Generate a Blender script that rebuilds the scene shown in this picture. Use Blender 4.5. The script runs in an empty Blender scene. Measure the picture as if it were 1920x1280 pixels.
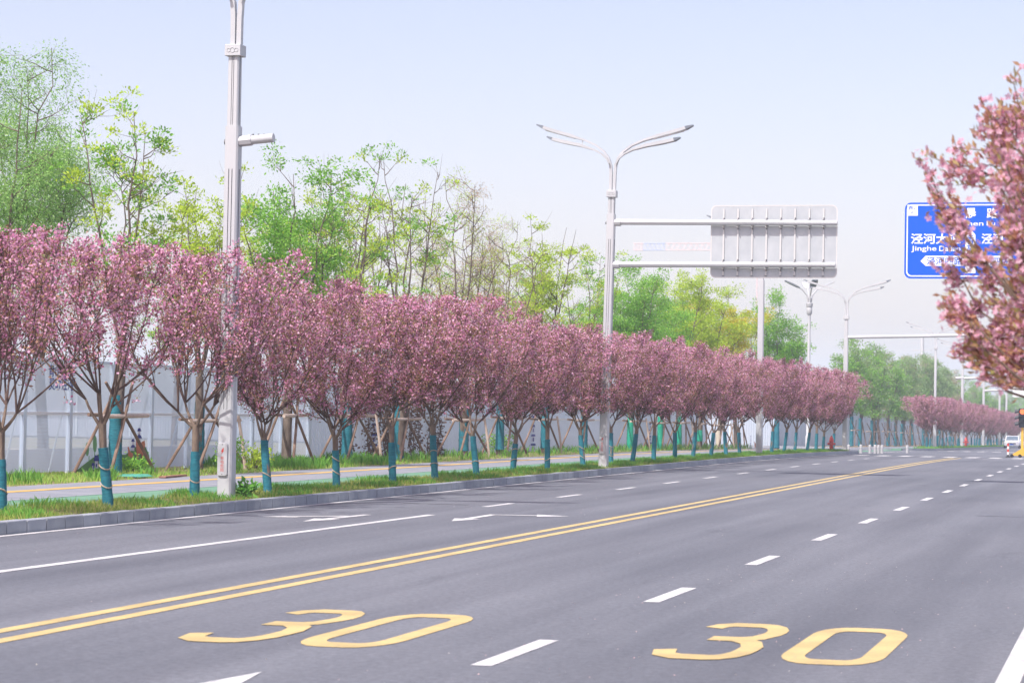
import bpy, math, numpy as np
from mathutils import Matrix, Vector

sc = bpy.context.scene
col = sc.collection

# ------------------------------------------------------------------ camera
FPX, YAW, PITCH, ROLL, EYE = 4533.0, math.radians(14.397), math.radians(1.6676), math.radians(1.0), 1.7394

def cam_to_world(x, y, z):
    """camera coords (x right, y down, z forward) -> world direction; Y runs along the road, X across it."""
    cr, sr = math.cos(ROLL), math.sin(ROLL)
    x, y = x * cr + y * sr, -x * sr + y * cr
    cp, sp = math.cos(PITCH), math.sin(PITCH)
    up, fw = -y * cp + z * sp, z * cp + y * sp
    cy, sy = math.cos(YAW), math.sin(YAW)
    return Vector((x * cy - fw * sy, fw * cy + x * sy, up))

def ray(px, py):
    return cam_to_world((px - 960) / FPX, (py - 640) / FPX, 1.0)
def at_Y(px, py, Y):
    r = ray(px, py); t = Y / r.y
    return Vector((r.x * t, Y, EYE + r.z * t))
def at_X(px, py, X):
    r = ray(px, py); t = X / r.x
    return Vector((X, r.y * t, EYE + r.z * t))
def at_Z(px, py, Z=0.0):
    r = ray(px, py); t = (Z - EYE) / r.z
    return Vector((r.x * t, r.y * t, Z))

cam = bpy.data.cameras.new('camera'); cam_o = bpy.data.objects.new('camera', cam); col.objects.link(cam_o)
ax, ay, az = cam_to_world(1, 0, 0), cam_to_world(0, -1, 0), -cam_to_world(0, 0, 1)
M4 = Matrix((ax, ay, az)).transposed().to_4x4(); M4.translation = (0, 0, EYE)
cam_o.matrix_world = M4
cam.sensor_width = 36; cam.lens = FPX / 1920 * 36
cam.clip_start, cam.clip_end = 0.1, 6000
cam.dof.use_dof = True; cam.dof.focus_distance = 52; cam.dof.aperture_fstop = 5.0
sc.camera = cam_o

# ------------------------------------------------------------------ sky, sun, exposure
SUN_AZ, SUN_EL = math.atan2(-0.36, -0.93), math.radians(56)   # sun stands behind the camera, to its left
w = bpy.data.worlds.new('World'); sc.world = w; w.use_nodes = True
nt = w.node_tree; bg = nt.nodes['Background']
sky = nt.nodes.new('ShaderNodeTexSky'); sky.sky_type = 'NISHITA'; sky.sun_disc = False
sky.sun_elevation = SUN_EL; sky.sun_rotation = SUN_AZ; sky.air_density = 1.0; sky.dust_density = 2.2; sky.ozone_density = 1.6
tint = nt.nodes.new('ShaderNodeMix'); tint.data_type = 'RGBA'; tint.blend_type = 'MULTIPLY'; tint.inputs[0].default_value = 1.0
tint.inputs['B'].default_value = (1.215, 0.955, 0.935, 1)          # hazy spring air: a little less green than the clear-sky model
nt.links.new(sky.outputs[0], tint.inputs['A']); nt.links.new(tint.outputs['Result'], bg.inputs[0]); bg.inputs[1].default_value = 0.146
sl = bpy.data.lights.new('sun', 'SUN'); sl.energy = 3.7; sl.angle = math.radians(1.2); sl.color = (1.0, 0.975, 0.935)
so = bpy.data.objects.new('sun', sl); col.objects.link(so)
sdir = Vector((math.sin(SUN_AZ) * math.cos(SUN_EL), math.cos(SUN_AZ) * math.cos(SUN_EL), math.sin(SUN_EL)))
so.rotation_euler = sdir.to_track_quat('Z', 'Y').to_euler(); so.location = (0, 0, 60)
sc.view_settings.view_transform = 'Standard'; sc.view_settings.look = 'None'
sc.view_settings.exposure = 0.60; sc.view_settings.gamma = 1; sc.view_settings.use_curve_mapping = False
sc.render.engine = 'CYCLES'
cy = sc.cycles; cy.use_denoising = True; cy.max_bounces = 6; cy.diffuse_bounces = 2; cy.glossy_bounces = 2
cy.transmission_bounces = 3; cy.transparent_max_bounces = 12; cy.volume_bounces = 1
cy.caustics_reflective = False; cy.caustics_refractive = False; cy.sample_clamp_indirect = 8

# ------------------------------------------------------------------ helpers
def tag(o, label=None, cat=None, group=None, kind=None):
    if label: o['label'] = label
    if cat: o['category'] = cat
    if group: o['group'] = group
    if kind: o['kind'] = kind
    return o
def link(name, mesh, parent=None, loc=(0, 0, 0), rz=0.0):
    o = bpy.data.objects.new(name, mesh); col.objects.link(o)
    if parent is not None: o.parent = parent
    o.location = loc; o.rotation_euler = (0, 0, rz)
    return o
def empty(name, loc, rz=0.0):
    o = bpy.data.objects.new(name, None); col.objects.link(o); o.empty_display_size = 0.2
    o.location = loc; o.rotation_euler = (0, 0, rz)
    return o
def copy_tree(o, parent=None):
    c = o.copy(); col.objects.link(c)
    if parent is not None: c.parent = parent
    for ch in list(o.children): copy_tree(ch, c)
    return c

class MB:
    def __init__(s): s.v = []; s.f = []
    def add(s, vs, fs):
        n = len(s.v); s.v += [tuple(p) for p in vs]; s.f += [tuple(i + n for i in f) for f in fs]; return s
    def box(s, x0, x1, y0, y1, z0, z1):
        return s.add([(x0,y0,z0),(x1,y0,z0),(x1,y1,z0),(x0,y1,z0),(x0,y0,z1),(x1,y0,z1),(x1,y1,z1),(x0,y1,z1)],
                     [(0,3,2,1),(4,5,6,7),(0,1,5,4),(1,2,6,5),(2,3,7,6),(3,0,4,7)])
    def rings(s, rings, cap=True):
        n = len(rings[0]); vs = [p for r in rings for p in r]; fs = []
        for k in range(len(rings) - 1):
            for i in range(n):
                j = (i + 1) % n; fs.append((k*n+i, k*n+j, (k+1)*n+j, (k+1)*n+i))
        if cap: fs.append(tuple(range(n - 1, -1, -1))); fs.append(tuple((len(rings)-1)*n + i for i in range(n)))
        return s.add(vs, fs)
    def tube(s, pts, radii, n=6, cap=True):
        pts = [Vector(p) for p in pts]; rr = []
        if not hasattr(radii, '__len__'): radii = [radii] * len(pts)
        u = None
        for i, p in enumerate(pts):
            t = (pts[min(i+1, len(pts)-1)] - pts[max(i-1, 0)]).normalized()
            if u is None:
                u = t.cross(Vector((0, 0, 1)) if abs(t.z) < 0.9 else Vector((1, 0, 0))).normalized()
            else: u = (u - t * u.dot(t)).normalized()
            v = t.cross(u)
            rr.append([p + (u * math.cos(a) + v * math.sin(a)) * radii[i] for a in [2*math.pi*k/n for k in range(n)]])
        return s.rings(rr, cap)
    def lathe(s, prof, n=16, c=(0, 0, 0)):
        return s.rings([[(c[0]+r*math.cos(2*math.pi*k/n), c[1]+r*math.sin(2*math.pi*k/n), c[2]+z) for k in range(n)] for r, z in prof])
    def prism(s, poly, axis, a, b):
        """extrude a 2-D polygon along an axis ('x','y','z') from a to b"""
        def P(u, v, w): return {'x': (w, u, v), 'y': (u, w, v), 'z': (u, v, w)}[axis]
        n = len(poly)
        vs = [P(u, v, a) for u, v in poly] + [P(u, v, b) for u, v in poly]
        fs = [tuple(range(n)), tuple(range(2*n-1, n-1, -1))] + [(i, i+n, (i+1) % n + n, (i+1) % n) for i in range(n)]
        return s.add(vs, fs)
    def mesh(s, name, m, smooth=False, fix=True):
        me = bpy.data.meshes.new(name); me.from_pydata(s.v, [], s.f); me.update()
        if fix:
            import bmesh
            bm = bmesh.new(); bm.from_mesh(me); bmesh.ops.recalc_face_normals(bm, faces=bm.faces); bm.to_mesh(me); bm.free()
        if m: me.materials.append(m)
        if smooth: me.shade_smooth(); me.set_sharp_from_angle(angle=math.radians(40))
        return me
    def build(s, name, m, parent=None, loc=(0, 0, 0), rz=0.0, smooth=False):
        return link(name, s.mesh(name, m, smooth), parent, loc, rz)

def bevel(o, wd=0.01, seg=2):
    b = o.modifiers.new('bevel', 'BEVEL'); b.width = wd; b.segments = seg; b.limit_method = 'ANGLE'
    return o

def np_mesh(name, V, F, m):
    """V (N,3), F (M,k) all faces with k corners"""
    me = bpy.data.meshes.new(name); k = F.shape[1]
    me.vertices.add(len(V)); me.vertices.foreach_set('co', np.ascontiguousarray(V, dtype=np.float32).ravel())
    me.loops.add(F.size); me.loops.foreach_set('vertex_index', np.ascontiguousarray(F, dtype=np.int32).ravel())
    me.polygons.add(len(F)); me.polygons.foreach_set('loop_start', np.arange(0, F.size, k, dtype=np.int32))
    me.update(calc_edges=True); me.validate()
    if m: me.materials.append(m)
    return me

def zr(Y):
    """the road dips gently beyond about 80 m"""
    Y = float(Y)
    if Y < 80: return 0.0
    if Y < 130: return -8e-5 * (Y - 80) ** 2
    if Y < 420: return -0.2 - 0.008 * (Y - 130)
    return -2.52

# ------------------------------------------------------------------ materials
def base_mat(name):
    m = bpy.data.materials.new(name); m.use_nodes = True
    return m, m.node_tree, m.node_tree.nodes['Principled BSDF']
def mat(name, c1, c2=None, scale=5.0, rough=0.7, metal=0.0, bump=0.0, bscale=60.0, stretch=(1, 1, 1), detail=4, coord='Object', spec=0.4, lo=0.35, hi=0.65, emit=None):
    m, t, p = base_mat(name); N, L = t.nodes, t.links
    p.inputs['Roughness'].default_value = rough; p.inputs['Metallic'].default_value = metal
    p.inputs['Specular IOR Level'].default_value = spec
    if c2 is None: p.inputs['Base Color'].default_value = (*c1, 1)
    tc = N.new('ShaderNodeTexCoord'); mp = N.new('ShaderNodeMapping'); mp.inputs['Scale'].default_value = stretch
    if coord == 'World':
        g = N.new('ShaderNodeNewGeometry'); L.new(g.outputs['Position'], mp.inputs[0])
    else: L.new(tc.outputs[coord], mp.inputs[0])
    if c2 is not None:
        n = N.new('ShaderNodeTexNoise'); n.inputs['Scale'].default_value = scale; n.inputs['Detail'].default_value = detail
        L.new(mp.outputs[0], n.inputs[0])
        r = N.new('ShaderNodeValToRGB'); r.color_ramp.elements[0].position = lo; r.color_ramp.elements[1].position = hi
        r.color_ramp.elements[0].color = (*c1, 1); r.color_ramp.elements[1].color = (*c2, 1)
        L.new(n.outputs[0], r.inputs[0]); L.new(r.outputs[0], p.inputs['Base Color'])
    if bump:
        n2 = N.new('ShaderNodeTexNoise'); n2.inputs['Scale'].default_value = bscale; n2.inputs['Detail'].default_value = 3
        L.new(mp.outputs[0], n2.inputs[0])
        b = N.new('ShaderNodeBump'); b.inputs['Strength'].default_value = bump; b.inputs['Distance'].default_value = 0.02
        L.new(n2.outputs[0], b.inputs['Height']); L.new(b.outputs[0], p.inputs['Normal'])
    if emit:
        p.inputs['Emission Color'].default_value = (*emit[0], 1); p.inputs['Emission Strength'].default_value = emit[1]
    return m
def leaf_mat(name, cols, trans=0.35, rough=0.6):
    """each leaf or petal takes its own colour from a ramp"""
    m, t, p = base_mat(name); N, L = t.nodes, t.links
    out = [n for n in N if n.type == 'OUTPUT_MATERIAL'][0]
    g = N.new('ShaderNodeNewGeometry'); r = N.new('ShaderNodeValToRGB')
    el = r.color_ramp.elements
    while len(el) < len(cols): el.new(0.5)
    for i, c in enumerate(cols): el[i].position = i / (len(cols) - 1); el[i].color = (*c, 1)
    L.new(g.outputs['Random Per Island'], r.inputs[0]); L.new(r.outputs[0], p.inputs['Base Color'])
    p.inputs['Roughness'].default_value = rough; p.inputs['Specular IOR Level'].default_value = 0.25
    tr = N.new('ShaderNodeBsdfTranslucent'); L.new(r.outputs[0], tr.inputs[0])
    mx = N.new('ShaderNodeMixShader'); mx.inputs[0].default_value = trans
    L.new(p.outputs[0], mx.inputs[1]); L.new(tr.outputs[0], mx.inputs[2]); L.new(mx.outputs[0], out.inputs['Surface'])
    return m

def asphalt_mat():
    m, t, p = base_mat('asphalt'); N, L = t.nodes, t.links
    g = N.new('ShaderNodeNewGeometry')
    def noise(scale, stretch=(1, 1, 1), detail=5, rough=0.55):
        mp = N.new('ShaderNodeMapping'); mp.inputs['Scale'].default_value = stretch; L.new(g.outputs['Position'], mp.inputs[0])
        n = N.new('ShaderNodeTexNoise'); n.inputs['Scale'].default_value = scale; n.inputs['Detail'].default_value = detail
        n.inputs['Roughness'].default_value = rough
        L.new(mp.outputs[0], n.inputs[0]); return n
    def ramp(n, a, b, ca, cb):
        r = N.new('ShaderNodeValToRGB'); r.color_ramp.elements[0].position = a; r.color_ramp.elements[1].position = b
        r.color_ramp.elements[0].color = (*ca, 1); r.color_ramp.elements[1].color = (*cb, 1); L.new(n.outputs[0], r.inputs[0]); return r
    big = ramp(noise(0.35, (1, 0.22, 1), 4), 0.3, 0.72, (0.118, 0.125, 0.143), (0.172, 0.178, 0.196))
    lanes = ramp(noise(1.1, (1, 0.03, 1), 3), 0.35, 0.7, (0.80, 0.80, 0.82), (1.10, 1.10, 1.10))
    grain = ramp(noise(16, (1, 0.7, 1), 9, 0.92), 0.34, 0.66, (0.60, 0.60, 0.61), (1.42, 1.42, 1.42))
    dust = ramp(noise(3.0, (1, 0.4, 1), 6, 0.7), 0.60, 0.78, (1, 1, 1), (1.22, 1.20, 1.16))
    stain = ramp(noise(0.9, (1, 0.25, 1), 7, 0.7), 0.30, 0.40, (0.80, 0.80, 0.81), (1, 1, 1))
    pale = ramp(noise(1.6, (1, 0.5, 1), 8, 0.75), 0.66, 0.74, (1, 1, 1), (1.16, 1.15, 1.13))
    cur = big
    for r in (lanes, grain, dust, stain, pale):
        mx = N.new('ShaderNodeMix'); mx.data_type = 'RGBA'; mx.blend_type = 'MULTIPLY'; mx.inputs[0].default_value = 1.0
        L.new(cur.outputs[0] if cur is big else cur.outputs['Result'], mx.inputs['A']); L.new(r.outputs[0], mx.inputs['B']); cur = mx
    L.new(cur.outputs['Result'], p.inputs['Base Color'])
    p.inputs['Roughness'].default_value = 0.82; p.inputs['Specular IOR Level'].default_value = 0.35
    b = N.new('ShaderNodeBump'); b.inputs['Strength'].default_value = 0.5; b.inputs['Distance'].default_value = 0.006
    L.new(noise(140, (1, 1, 1), 3, 0.7).outputs[0], b.inputs['Height']); L.new(b.outputs[0], p.inputs['Normal'])
    return m
def paint_mat(name, c, worn):
    """road paint with worn specks and dust of the asphalt showing"""
    m, t, p = base_mat(name); N, L = t.nodes, t.links
    g = N.new('ShaderNodeNewGeometry')
    n = N.new('ShaderNodeTexNoise'); n.inputs['Scale'].default_value = 22; n.inputs['Detail'].default_value = 8; n.inputs['Roughness'].default_value = 0.75
    L.new(g.outputs['Position'], n.inputs[0])
    r = N.new('ShaderNodeValToRGB'); r.color_ramp.elements[0].position = 0.36; r.color_ramp.elements[1].position = 0.50
    r.color_ramp.elements[0].color = (*worn, 1); r.color_ramp.elements[1].color = (*c, 1)
    L.new(n.outputs[0], r.inputs[0])
    n2 = N.new('ShaderNodeTexNoise'); n2.inputs['Scale'].default_value = 1.7; n2.inputs['Detail'].default_value = 4; L.new(g.outputs['Position'], n2.inputs[0])
    r2 = N.new('ShaderNodeValToRGB'); r2.color_ramp.elements[0].position = 0.3; r2.color_ramp.elements[1].position = 0.6
    r2.color_ramp.elements[0].color = (0.74, 0.74, 0.74, 1); r2.color_ramp.elements[1].color = (1, 1, 1, 1); L.new(n2.outputs[0], r2.inputs[0])
    mx = N.new('ShaderNodeMix'); mx.data_type = 'RGBA'; mx.blend_type = 'MULTIPLY'; mx.inputs[0].default_value = 1
    L.new(r.outputs[0], mx.inputs['A']); L.new(r2.outputs[0], mx.inputs['B']); L.new(mx.outputs['Result'], p.inputs['Base Color'])
    p.inputs['Roughness'].default_value = 0.6
    return m
def mesh_panel_mat():
    """fine perforated pale blue steel: holes far smaller than a pixel's worth of detail are cut by the material"""
    m, t, p = base_mat('perforated_steel'); N, L = t.nodes, t.links
    out = [n for n in N if n.type == 'OUTPUT_MATERIAL'][0]
    p.inputs['Base Color'].default_value = (0.62, 0.73, 0.87, 1); p.inputs['Roughness'].default_value = 0.45
    g = N.new('ShaderNodeTexCoord'); s = N.new('ShaderNodeSeparateXYZ'); L.new(g.outputs['Object'], s.inputs[0])
    def wave(sock, k, other=None):
        a = N.new('ShaderNodeMath'); a.operation = 'MULTIPLY'; a.inputs[1].default_value = k; L.new(sock, a.inputs[0])
        b = N.new('ShaderNodeMath'); b.operation = 'SINE'; L.new(a.outputs[0], b.inputs[0]); return b
    A = wave(s.outputs['Y'], 2 * math.pi / 0.062); B = wave(s.outputs['Z'], 2 * math.pi / 0.062)
    mu = N.new('ShaderNodeMath'); mu.operation = 'MULTIPLY'; L.new(A.outputs[0], mu.inputs[0]); L.new(B.outputs[0], mu.inputs[1])
    gt = N.new('ShaderNodeMath'); gt.operation = 'GREATER_THAN'; gt.inputs[1].default_value = 0.35; L.new(mu.outputs[0], gt.inputs[0])
    tr = N.new('ShaderNodeBsdfTransparent'); mx = N.new('ShaderNodeMixShader')
    tl = N.new('ShaderNodeBsdfTranslucent'); tl.inputs[0].default_value = (0.62, 0.73, 0.87, 1); m2 = N.new('ShaderNodeMixShader'); m2.inputs[0].default_value = 0.4
    L.new(p.outputs[0], m2.inputs[1]); L.new(tl.outputs[0], m2.inputs[2])
    L.new(gt.outputs[0], mx.inputs[0]); L.new(m2.outputs[0], mx.inputs[1]); L.new(tr.outputs[0], mx.inputs[2]); L.new(mx.outputs[0], out.inputs['Surface'])
    return m
def sheet_mat(name, c, alpha):
    m, t, p = base_mat(name); N, L = t.nodes, t.links
    out = [n for n in N if n.type == 'OUTPUT_MATERIAL'][0]
    p.inputs['Base Color'].default_value = (*c, 1); p.inputs['Roughness'].default_value = 0.35
    tr = N.new('ShaderNodeBsdfTransparent'); mx = N.new('ShaderNodeMixShader'); mx.inputs[0].default_value = alpha
    tl = N.new('ShaderNodeBsdfTranslucent'); tl.inputs[0].default_value = (*c, 1); m2 = N.new('ShaderNodeMixShader'); m2.inputs[0].default_value = 0.4
    L.new(p.outputs[0], m2.inputs[1]); L.new(tl.outputs[0], m2.inputs[2])
    L.new(tr.outputs[0], mx.inputs[1]); L.new(m2.outputs[0], mx.inputs[2]); L.new(mx.outputs[0], out.inputs['Surface'])
    return m

ASPH = asphalt_mat()
WHITE = paint_mat('white_road_paint', (0.66, 0.65, 0.64), (0.38, 0.38, 0.38))
YELLOW = paint_mat('yellow_road_paint', (0.61, 0.455, 0.18), (0.42, 0.34, 0.20))
SEAM = mat('tar_seam', (0.045, 0.043, 0.05), (0.08, 0.075, 0.08), 9, 0.6, coord='World')
KERB = mat('kerb_granite', (0.285, 0.305, 0.335), (0.36, 0.378, 0.405), 3.0, 0.75, bump=0.3, bscale=90, coord='World', detail=8)
def per_object(m, lo, hi):
    t = m.node_tree; p = t.nodes['Principled BSDF']; src = p.inputs['Base Color'].links[0].from_socket
    oi = t.nodes.new('ShaderNodeObjectInfo'); mr = t.nodes.new('ShaderNodeMapRange'); mr.inputs['To Min'].default_value = lo; mr.inputs['To Max'].default_value = hi
    t.links.new(oi.outputs['Random'], mr.inputs[0]); mx = t.nodes.new('ShaderNodeMix'); mx.data_type = 'RGBA'; mx.blend_type = 'MULTIPLY'; mx.inputs[0].default_value = 1
    t.links.new(src, mx.inputs['A']); t.links.new(mr.outputs[0], mx.inputs['B']); t.links.new(mx.outputs['Result'], p.inputs['Base Color'])
per_object(KERB, 0.86, 1.10)
SOIL = mat('verge_soil', (0.20, 0.15, 0.09), (0.30, 0.23, 0.14), 4, 0.95, bump=0.6, bscale=25, coord='World')
EARTH = mat('bare_earth', (0.34, 0.30, 0.23), (0.26, 0.27, 0.15), 0.15, 0.95, bump=0.4, bscale=6, coord='World', detail=8)
GREEN = mat('green_cycle_surface', (0.120, 0.255, 0.165), (0.150, 0.295, 0.195), 2.2, 0.85, bump=0.25, bscale=120, coord='World', detail=6)
PAVE = mat('grey_paving', (0.21, 0.22, 0.255), (0.26, 0.268, 0.30), 1.5, 0.85, bump=0.2, bscale=60, coord='World', detail=7)
TACT = mat('yellow_tactile_paving', (0.52, 0.33, 0.09), (0.60, 0.40, 0.13), 4, 0.8, bump=0.5, bscale=30, coord='World')
POLE = mat('grey_powder_coat', (0.455, 0.465, 0.485), (0.51, 0.52, 0.535), 1.3, 0.42, 0.0, stretch=(1, 1, 0.25), spec=0.5)
POLED = mat('dark_slot', (0.06, 0.06, 0.07), rough=0.6)
LENSG = mat('lamp_diffuser', (0.75, 0.76, 0.78), rough=0.3)
LAMPD = mat('lamp_end_grey', (0.17, 0.19, 0.22), rough=0.4)
GALV = mat('galvanised_sheet', (0.43, 0.465, 0.49), (0.53, 0.56, 0.58), 2.2, 0.42, 0.25, detail=8, lo=0.3, hi=0.75)
RIBM = mat('aluminium_rib', (0.62, 0.62, 0.61), rough=0.4, metal=0.2)
BOLT = mat('steel_bolt', (0.12, 0.12, 0.13), rough=0.5, metal=0.6)
BLUE = mat('reflective_blue', (0.003, 0.10, 0.62), rough=0.4)
SIGNW = mat('reflective_white', (0.80, 0.81, 0.82), rough=0.4)
PINK = leaf_mat('crabapple_petals', [(0.42, 0.12, 0.25), (0.70, 0.30, 0.46), (0.82, 0.45, 0.60), (0.60, 0.20, 0.37), (0.88, 0.62, 0.73), (0.62, 0.24, 0.47)], 0.35)
BRONZE = leaf_mat('bronze_leaves', [(0.10, 0.04, 0.035), (0.32, 0.20, 0.10), (0.40, 0.18, 0.12), (0.22, 0.21, 0.075), (0.26, 0.11, 0.09), (0.54, 0.37, 0.25)], 0.3)
BARKP = mat('crabapple_bark', (0.15, 0.105, 0.08), (0.24, 0.18, 0.135), 14, 0.9, bump=0.5, bscale=40, stretch=(1, 1, 0.4))
TWIG = mat('crabapple_twig', (0.085, 0.05, 0.045), (0.15, 0.10, 0.08), 9, 0.85)
WRAP = mat('teal_trunk_wrap', (0.012, 0.135, 0.185), (0.02, 0.20, 0.25), 7, 0.75, bump=0.8, bscale=16, stretch=(1, 1, 5))
WRAPG = mat('green_trunk_wrap', (0.01, 0.33, 0.20), (0.02, 0.42, 0.27), 7, 0.75, bump=0.8, bscale=16, stretch=(1, 1, 5))
TIE = mat('pale_tie', (0.40, 0.33, 0.26), rough=0.9)
BARK = mat('tree_bark', (0.10, 0.075, 0.062), (0.20, 0.16, 0.13), 8, 0.95, bump=0.7, bscale=25, stretch=(1, 1, 0.3))
LIME = mat('limewash', (0.58, 0.52, 0.42), (0.66, 0.60, 0.50), 6, 0.9)
WOOD = mat('stake_wood', (0.13, 0.085, 0.06), (0.26, 0.18, 0.135), 3, 0.9, bump=0.4, bscale=25, stretch=(1, 1, 0.4))
WOODL = mat('pale_stake_wood', (0.46, 0.36, 0.29), (0.57, 0.47, 0.40), 4, 0.9, bump=0.3, bscale=25, stretch=(1, 1, 0.4))
FRESH = leaf_mat('fresh_green_leaves', [(0.16, 0.4, 0.05), (0.26, 0.54, 0.06), (0.22, 0.48, 0.09), (0.38, 0.62, 0.09)], 0.45)
LIMEL = leaf_mat('lime_leaves', [(0.36, 0.55, 0.04), (0.52, 0.68, 0.05), (0.44, 0.62, 0.08), (0.62, 0.72, 0.09)], 0.45)
FEATH = leaf_mat('feathery_leaves', [(0.18, 0.38, 0.09), (0.34, 0.58, 0.17), (0.27, 0.5, 0.13), (0.5, 0.7, 0.26)], 0.45)
GOLD = leaf_mat('yellow_leaves', [(0.62, 0.55, 0.03), (0.70, 0.58, 0.04), (0.50, 0.52, 0.06), (0.74, 0.62, 0.10)], 0.45)
BROWNL = leaf_mat('brown_seed_tufts', [(0.390, 0.260, 0.182), (0.494, 0.364, 0.260), (0.338, 0.312, 0.156), (0.546, 0.390, 0.312)], 0.3)
PALEG = leaf_mat('pale_green_leaves', [(0.221, 0.364, 0.143), (0.325, 0.468, 0.169), (0.260, 0.429, 0.195), (0.390, 0.468, 0.208)], 0.45)
GRASS = leaf_mat('grass_blades', [(0.15, 0.29, 0.035), (0.26, 0.42, 0.06), (0.42, 0.5, 0.11), (0.56, 0.52, 0.2), (0.3, 0.44, 0.08)], 0.35)
GRASSD = leaf_mat('lush_grass_blades', [(0.112, 0.320, 0.048), (0.176, 0.432, 0.064), (0.240, 0.512, 0.080), (0.144, 0.368, 0.064)], 0.35)
WEED = leaf_mat('weed_leaves', [(0.192, 0.416, 0.048), (0.304, 0.544, 0.080), (0.416, 0.608, 0.112), (0.512, 0.512, 0.208)], 0.35)
VINE = leaf_mat('dead_vine_leaves', [(0.14, 0.08, 0.055), (0.22, 0.13, 0.09), (0.18, 0.12, 0.09), (0.10, 0.06, 0.045)], 0.15)
PERF = mesh_panel_mat()
SHEET = sheet_mat('grey_translucent_sheet', (0.50, 0.58, 0.68), 0.78)
STEELB = mat('pale_blue_steel', (0.66, 0.76, 0.86), rough=0.45)
HOARD = sheet_mat('translucent_hoarding_sheet', (0.64, 0.71, 0.81), 1.0)
RAILW = mat('white_rail', (0.85, 0.86, 0.88), rough=0.5)
MBLUE = mat('mural_blue', (0.03, 0.045, 0.28), rough=0.6)
MGREEN = mat('mural_green', (0.10, 0.25, 0.07), (0.13, 0.30, 0.10), 3, 0.6)
MLEAF = mat('mural_pale_green', (0.16, 0.38, 0.16), rough=0.6)
MORANGE = mat('mural_orange', (0.55, 0.17, 0.09), (0.62, 0.22, 0.12), 5, 0.6)
MWHITE = mat('mural_white', (0.62, 0.62, 0.74), rough=0.6)
RED = mat('red_paint', (0.55, 0.05, 0.04), (0.62, 0.09, 0.07), 6, 0.45)
REDT = mat('faded_red_print', (0.62, 0.20, 0.18), rough=0.6)
BOLLW = mat('white_bollard', (0.40, 0.40, 0.41), (0.48, 0.48, 0.48), 4, 0.55)
SIGY = mat('signal_yellow', (0.72, 0.42, 0.05), rough=0.45)
BLACK = mat('black_plastic', (0.03, 0.035, 0.045), rough=0.5)
REDLIT = mat('lit_red_signal', (0.8, 0.12, 0.04), rough=0.4, emit=((1.0, 0.16, 0.05), 1.6))
DARKLENS = mat('dark_signal_lens', (0.08, 0.10, 0.12), rough=0.25)
CARW = mat('white_car_paint', (0.78, 0.79, 0.81), rough=0.2, spec=0.6)
GLASS = mat('car_glass', (0.12, 0.16, 0.20), rough=0.08, spec=0.8)
TYRE = mat('tyre_rubber', (0.03, 0.03, 0.033), rough=0.9)
CRBLUE = mat('crane_blue_hazed', (0.42, 0.48, 0.74), rough=0.6)  # paled blue: extra distance haze is put into the crane's colour
CRRED = mat('crane_red_hazed', (0.74, 0.55, 0.54), rough=0.6)  # paled red, with the same haze mixed into the colour
PLANK = mat('weathered_plank', (0.24, 0.11, 0.07), (0.33, 0.18, 0.12), 6, 0.9, stretch=(1, 0.2, 1))
CLOTH = mat('green_cloth', (0.05, 0.26, 0.19), (0.08, 0.33, 0.25), 9, 0.9)

# ------------------------------------------------------------------ the ground, road and paths
def ysamples(y0, y1, step=4.0):
    n = max(1, int(math.ceil((y1 - y0) / step))); return [y0 + (y1 - y0) * i / n for i in range(n + 1)]
def strip(mb, x0, x1, y0, y1, z, th=0.0, step=4.0):
    """a sheet (or slab of thickness th) that follows the road's profile"""
    ys = ysamples(y0, y1, step); n = len(ys)
    top = [(x, y, zr(y) + z) for y in ys for x in (x0, x1)]
    fs = [(2*i, 2*i+1, 2*i+3, 2*i+2) for i in range(n - 1)]
    if th:
        bot = [(a, b, c - th) for a, b, c in top]; k = 2 * n
        fs += [(k+2*i, k+2*i+2, k+2*i+3, k+2*i+1) for i in range(n - 1)]
        fs += [(2*i, 2*i+2, k+2*i+2, k+2*i) for i in range(n - 1)] + [(2*i+1, k+2*i+1, k+2*i+3, 2*i+3) for i in range(n - 1)]
        fs += [(0, k, k+1, 1), (2*n-2, 2*n-1, k+2*n-1, k+2*n-2)]; top = top + bot
    mb.add(top, fs); return mb

KX = -14.40                         # road-side face of the left kerb
ys = ysamples(-150, 480, 10) + [700, 1200, 2600]
xs = [-2200, -600, -200, -80, -40, -24, -14, 0, 10, 40, 150, 500, 1500]
g = MB(); vs = [(x, y, zr(y) - 0.10) for y in ys for x in xs]; nx = len(xs)
g.add(vs, [(j*nx+i, j*nx+i+1, (j+1)*nx+i+1, (j+1)*nx+i) for j in range(len(ys)-1) for i in range(nx-1)])
tag(g.build('ground', EARTH), 'bare earth ground spreading beyond the street to the horizon', 'ground', kind='structure')

SIDE0, SIDE1 = 140.0, 178.0         # side road opening on the left
rd = MB(); strip(rd, KX, -0.60, -30, 620, 0.0)
def arc(cx, cy, r, a0, a1, n=8): return [(cx + r*math.cos(math.radians(a0+(a1-a0)*i/n)), cy + r*math.sin(math.radians(a0+(a1-a0)*i/n))) for i in range(n+1)]
near_c = arc(KX-8, SIDE0-8, 8, 0, 90); far_c = arc(KX-8, SIDE1+8, 8, 270, 360)
mouth = near_c + [(-90, SIDE0), (-90, SIDE1)] + far_c
for i in range(len(near_c) - 1):
    a, b = near_c[i], near_c[i+1]
    rd.add([(KX, a[1], zr(a[1])), (KX, b[1], zr(b[1])), (b[0], b[1], zr(b[1])), (a[0], a[1], zr(a[1]))], [(0, 1, 2, 3)])
    a, b = far_c[i], far_c[i+1]
    rd.add([(KX, a[1], zr(a[1])), (KX, b[1], zr(b[1])), (b[0], b[1], zr(b[1])), (a[0], a[1], zr(a[1]))], [(0, 1, 2, 3)])
ym = ysamples(SIDE0, SIDE1, 6)
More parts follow.
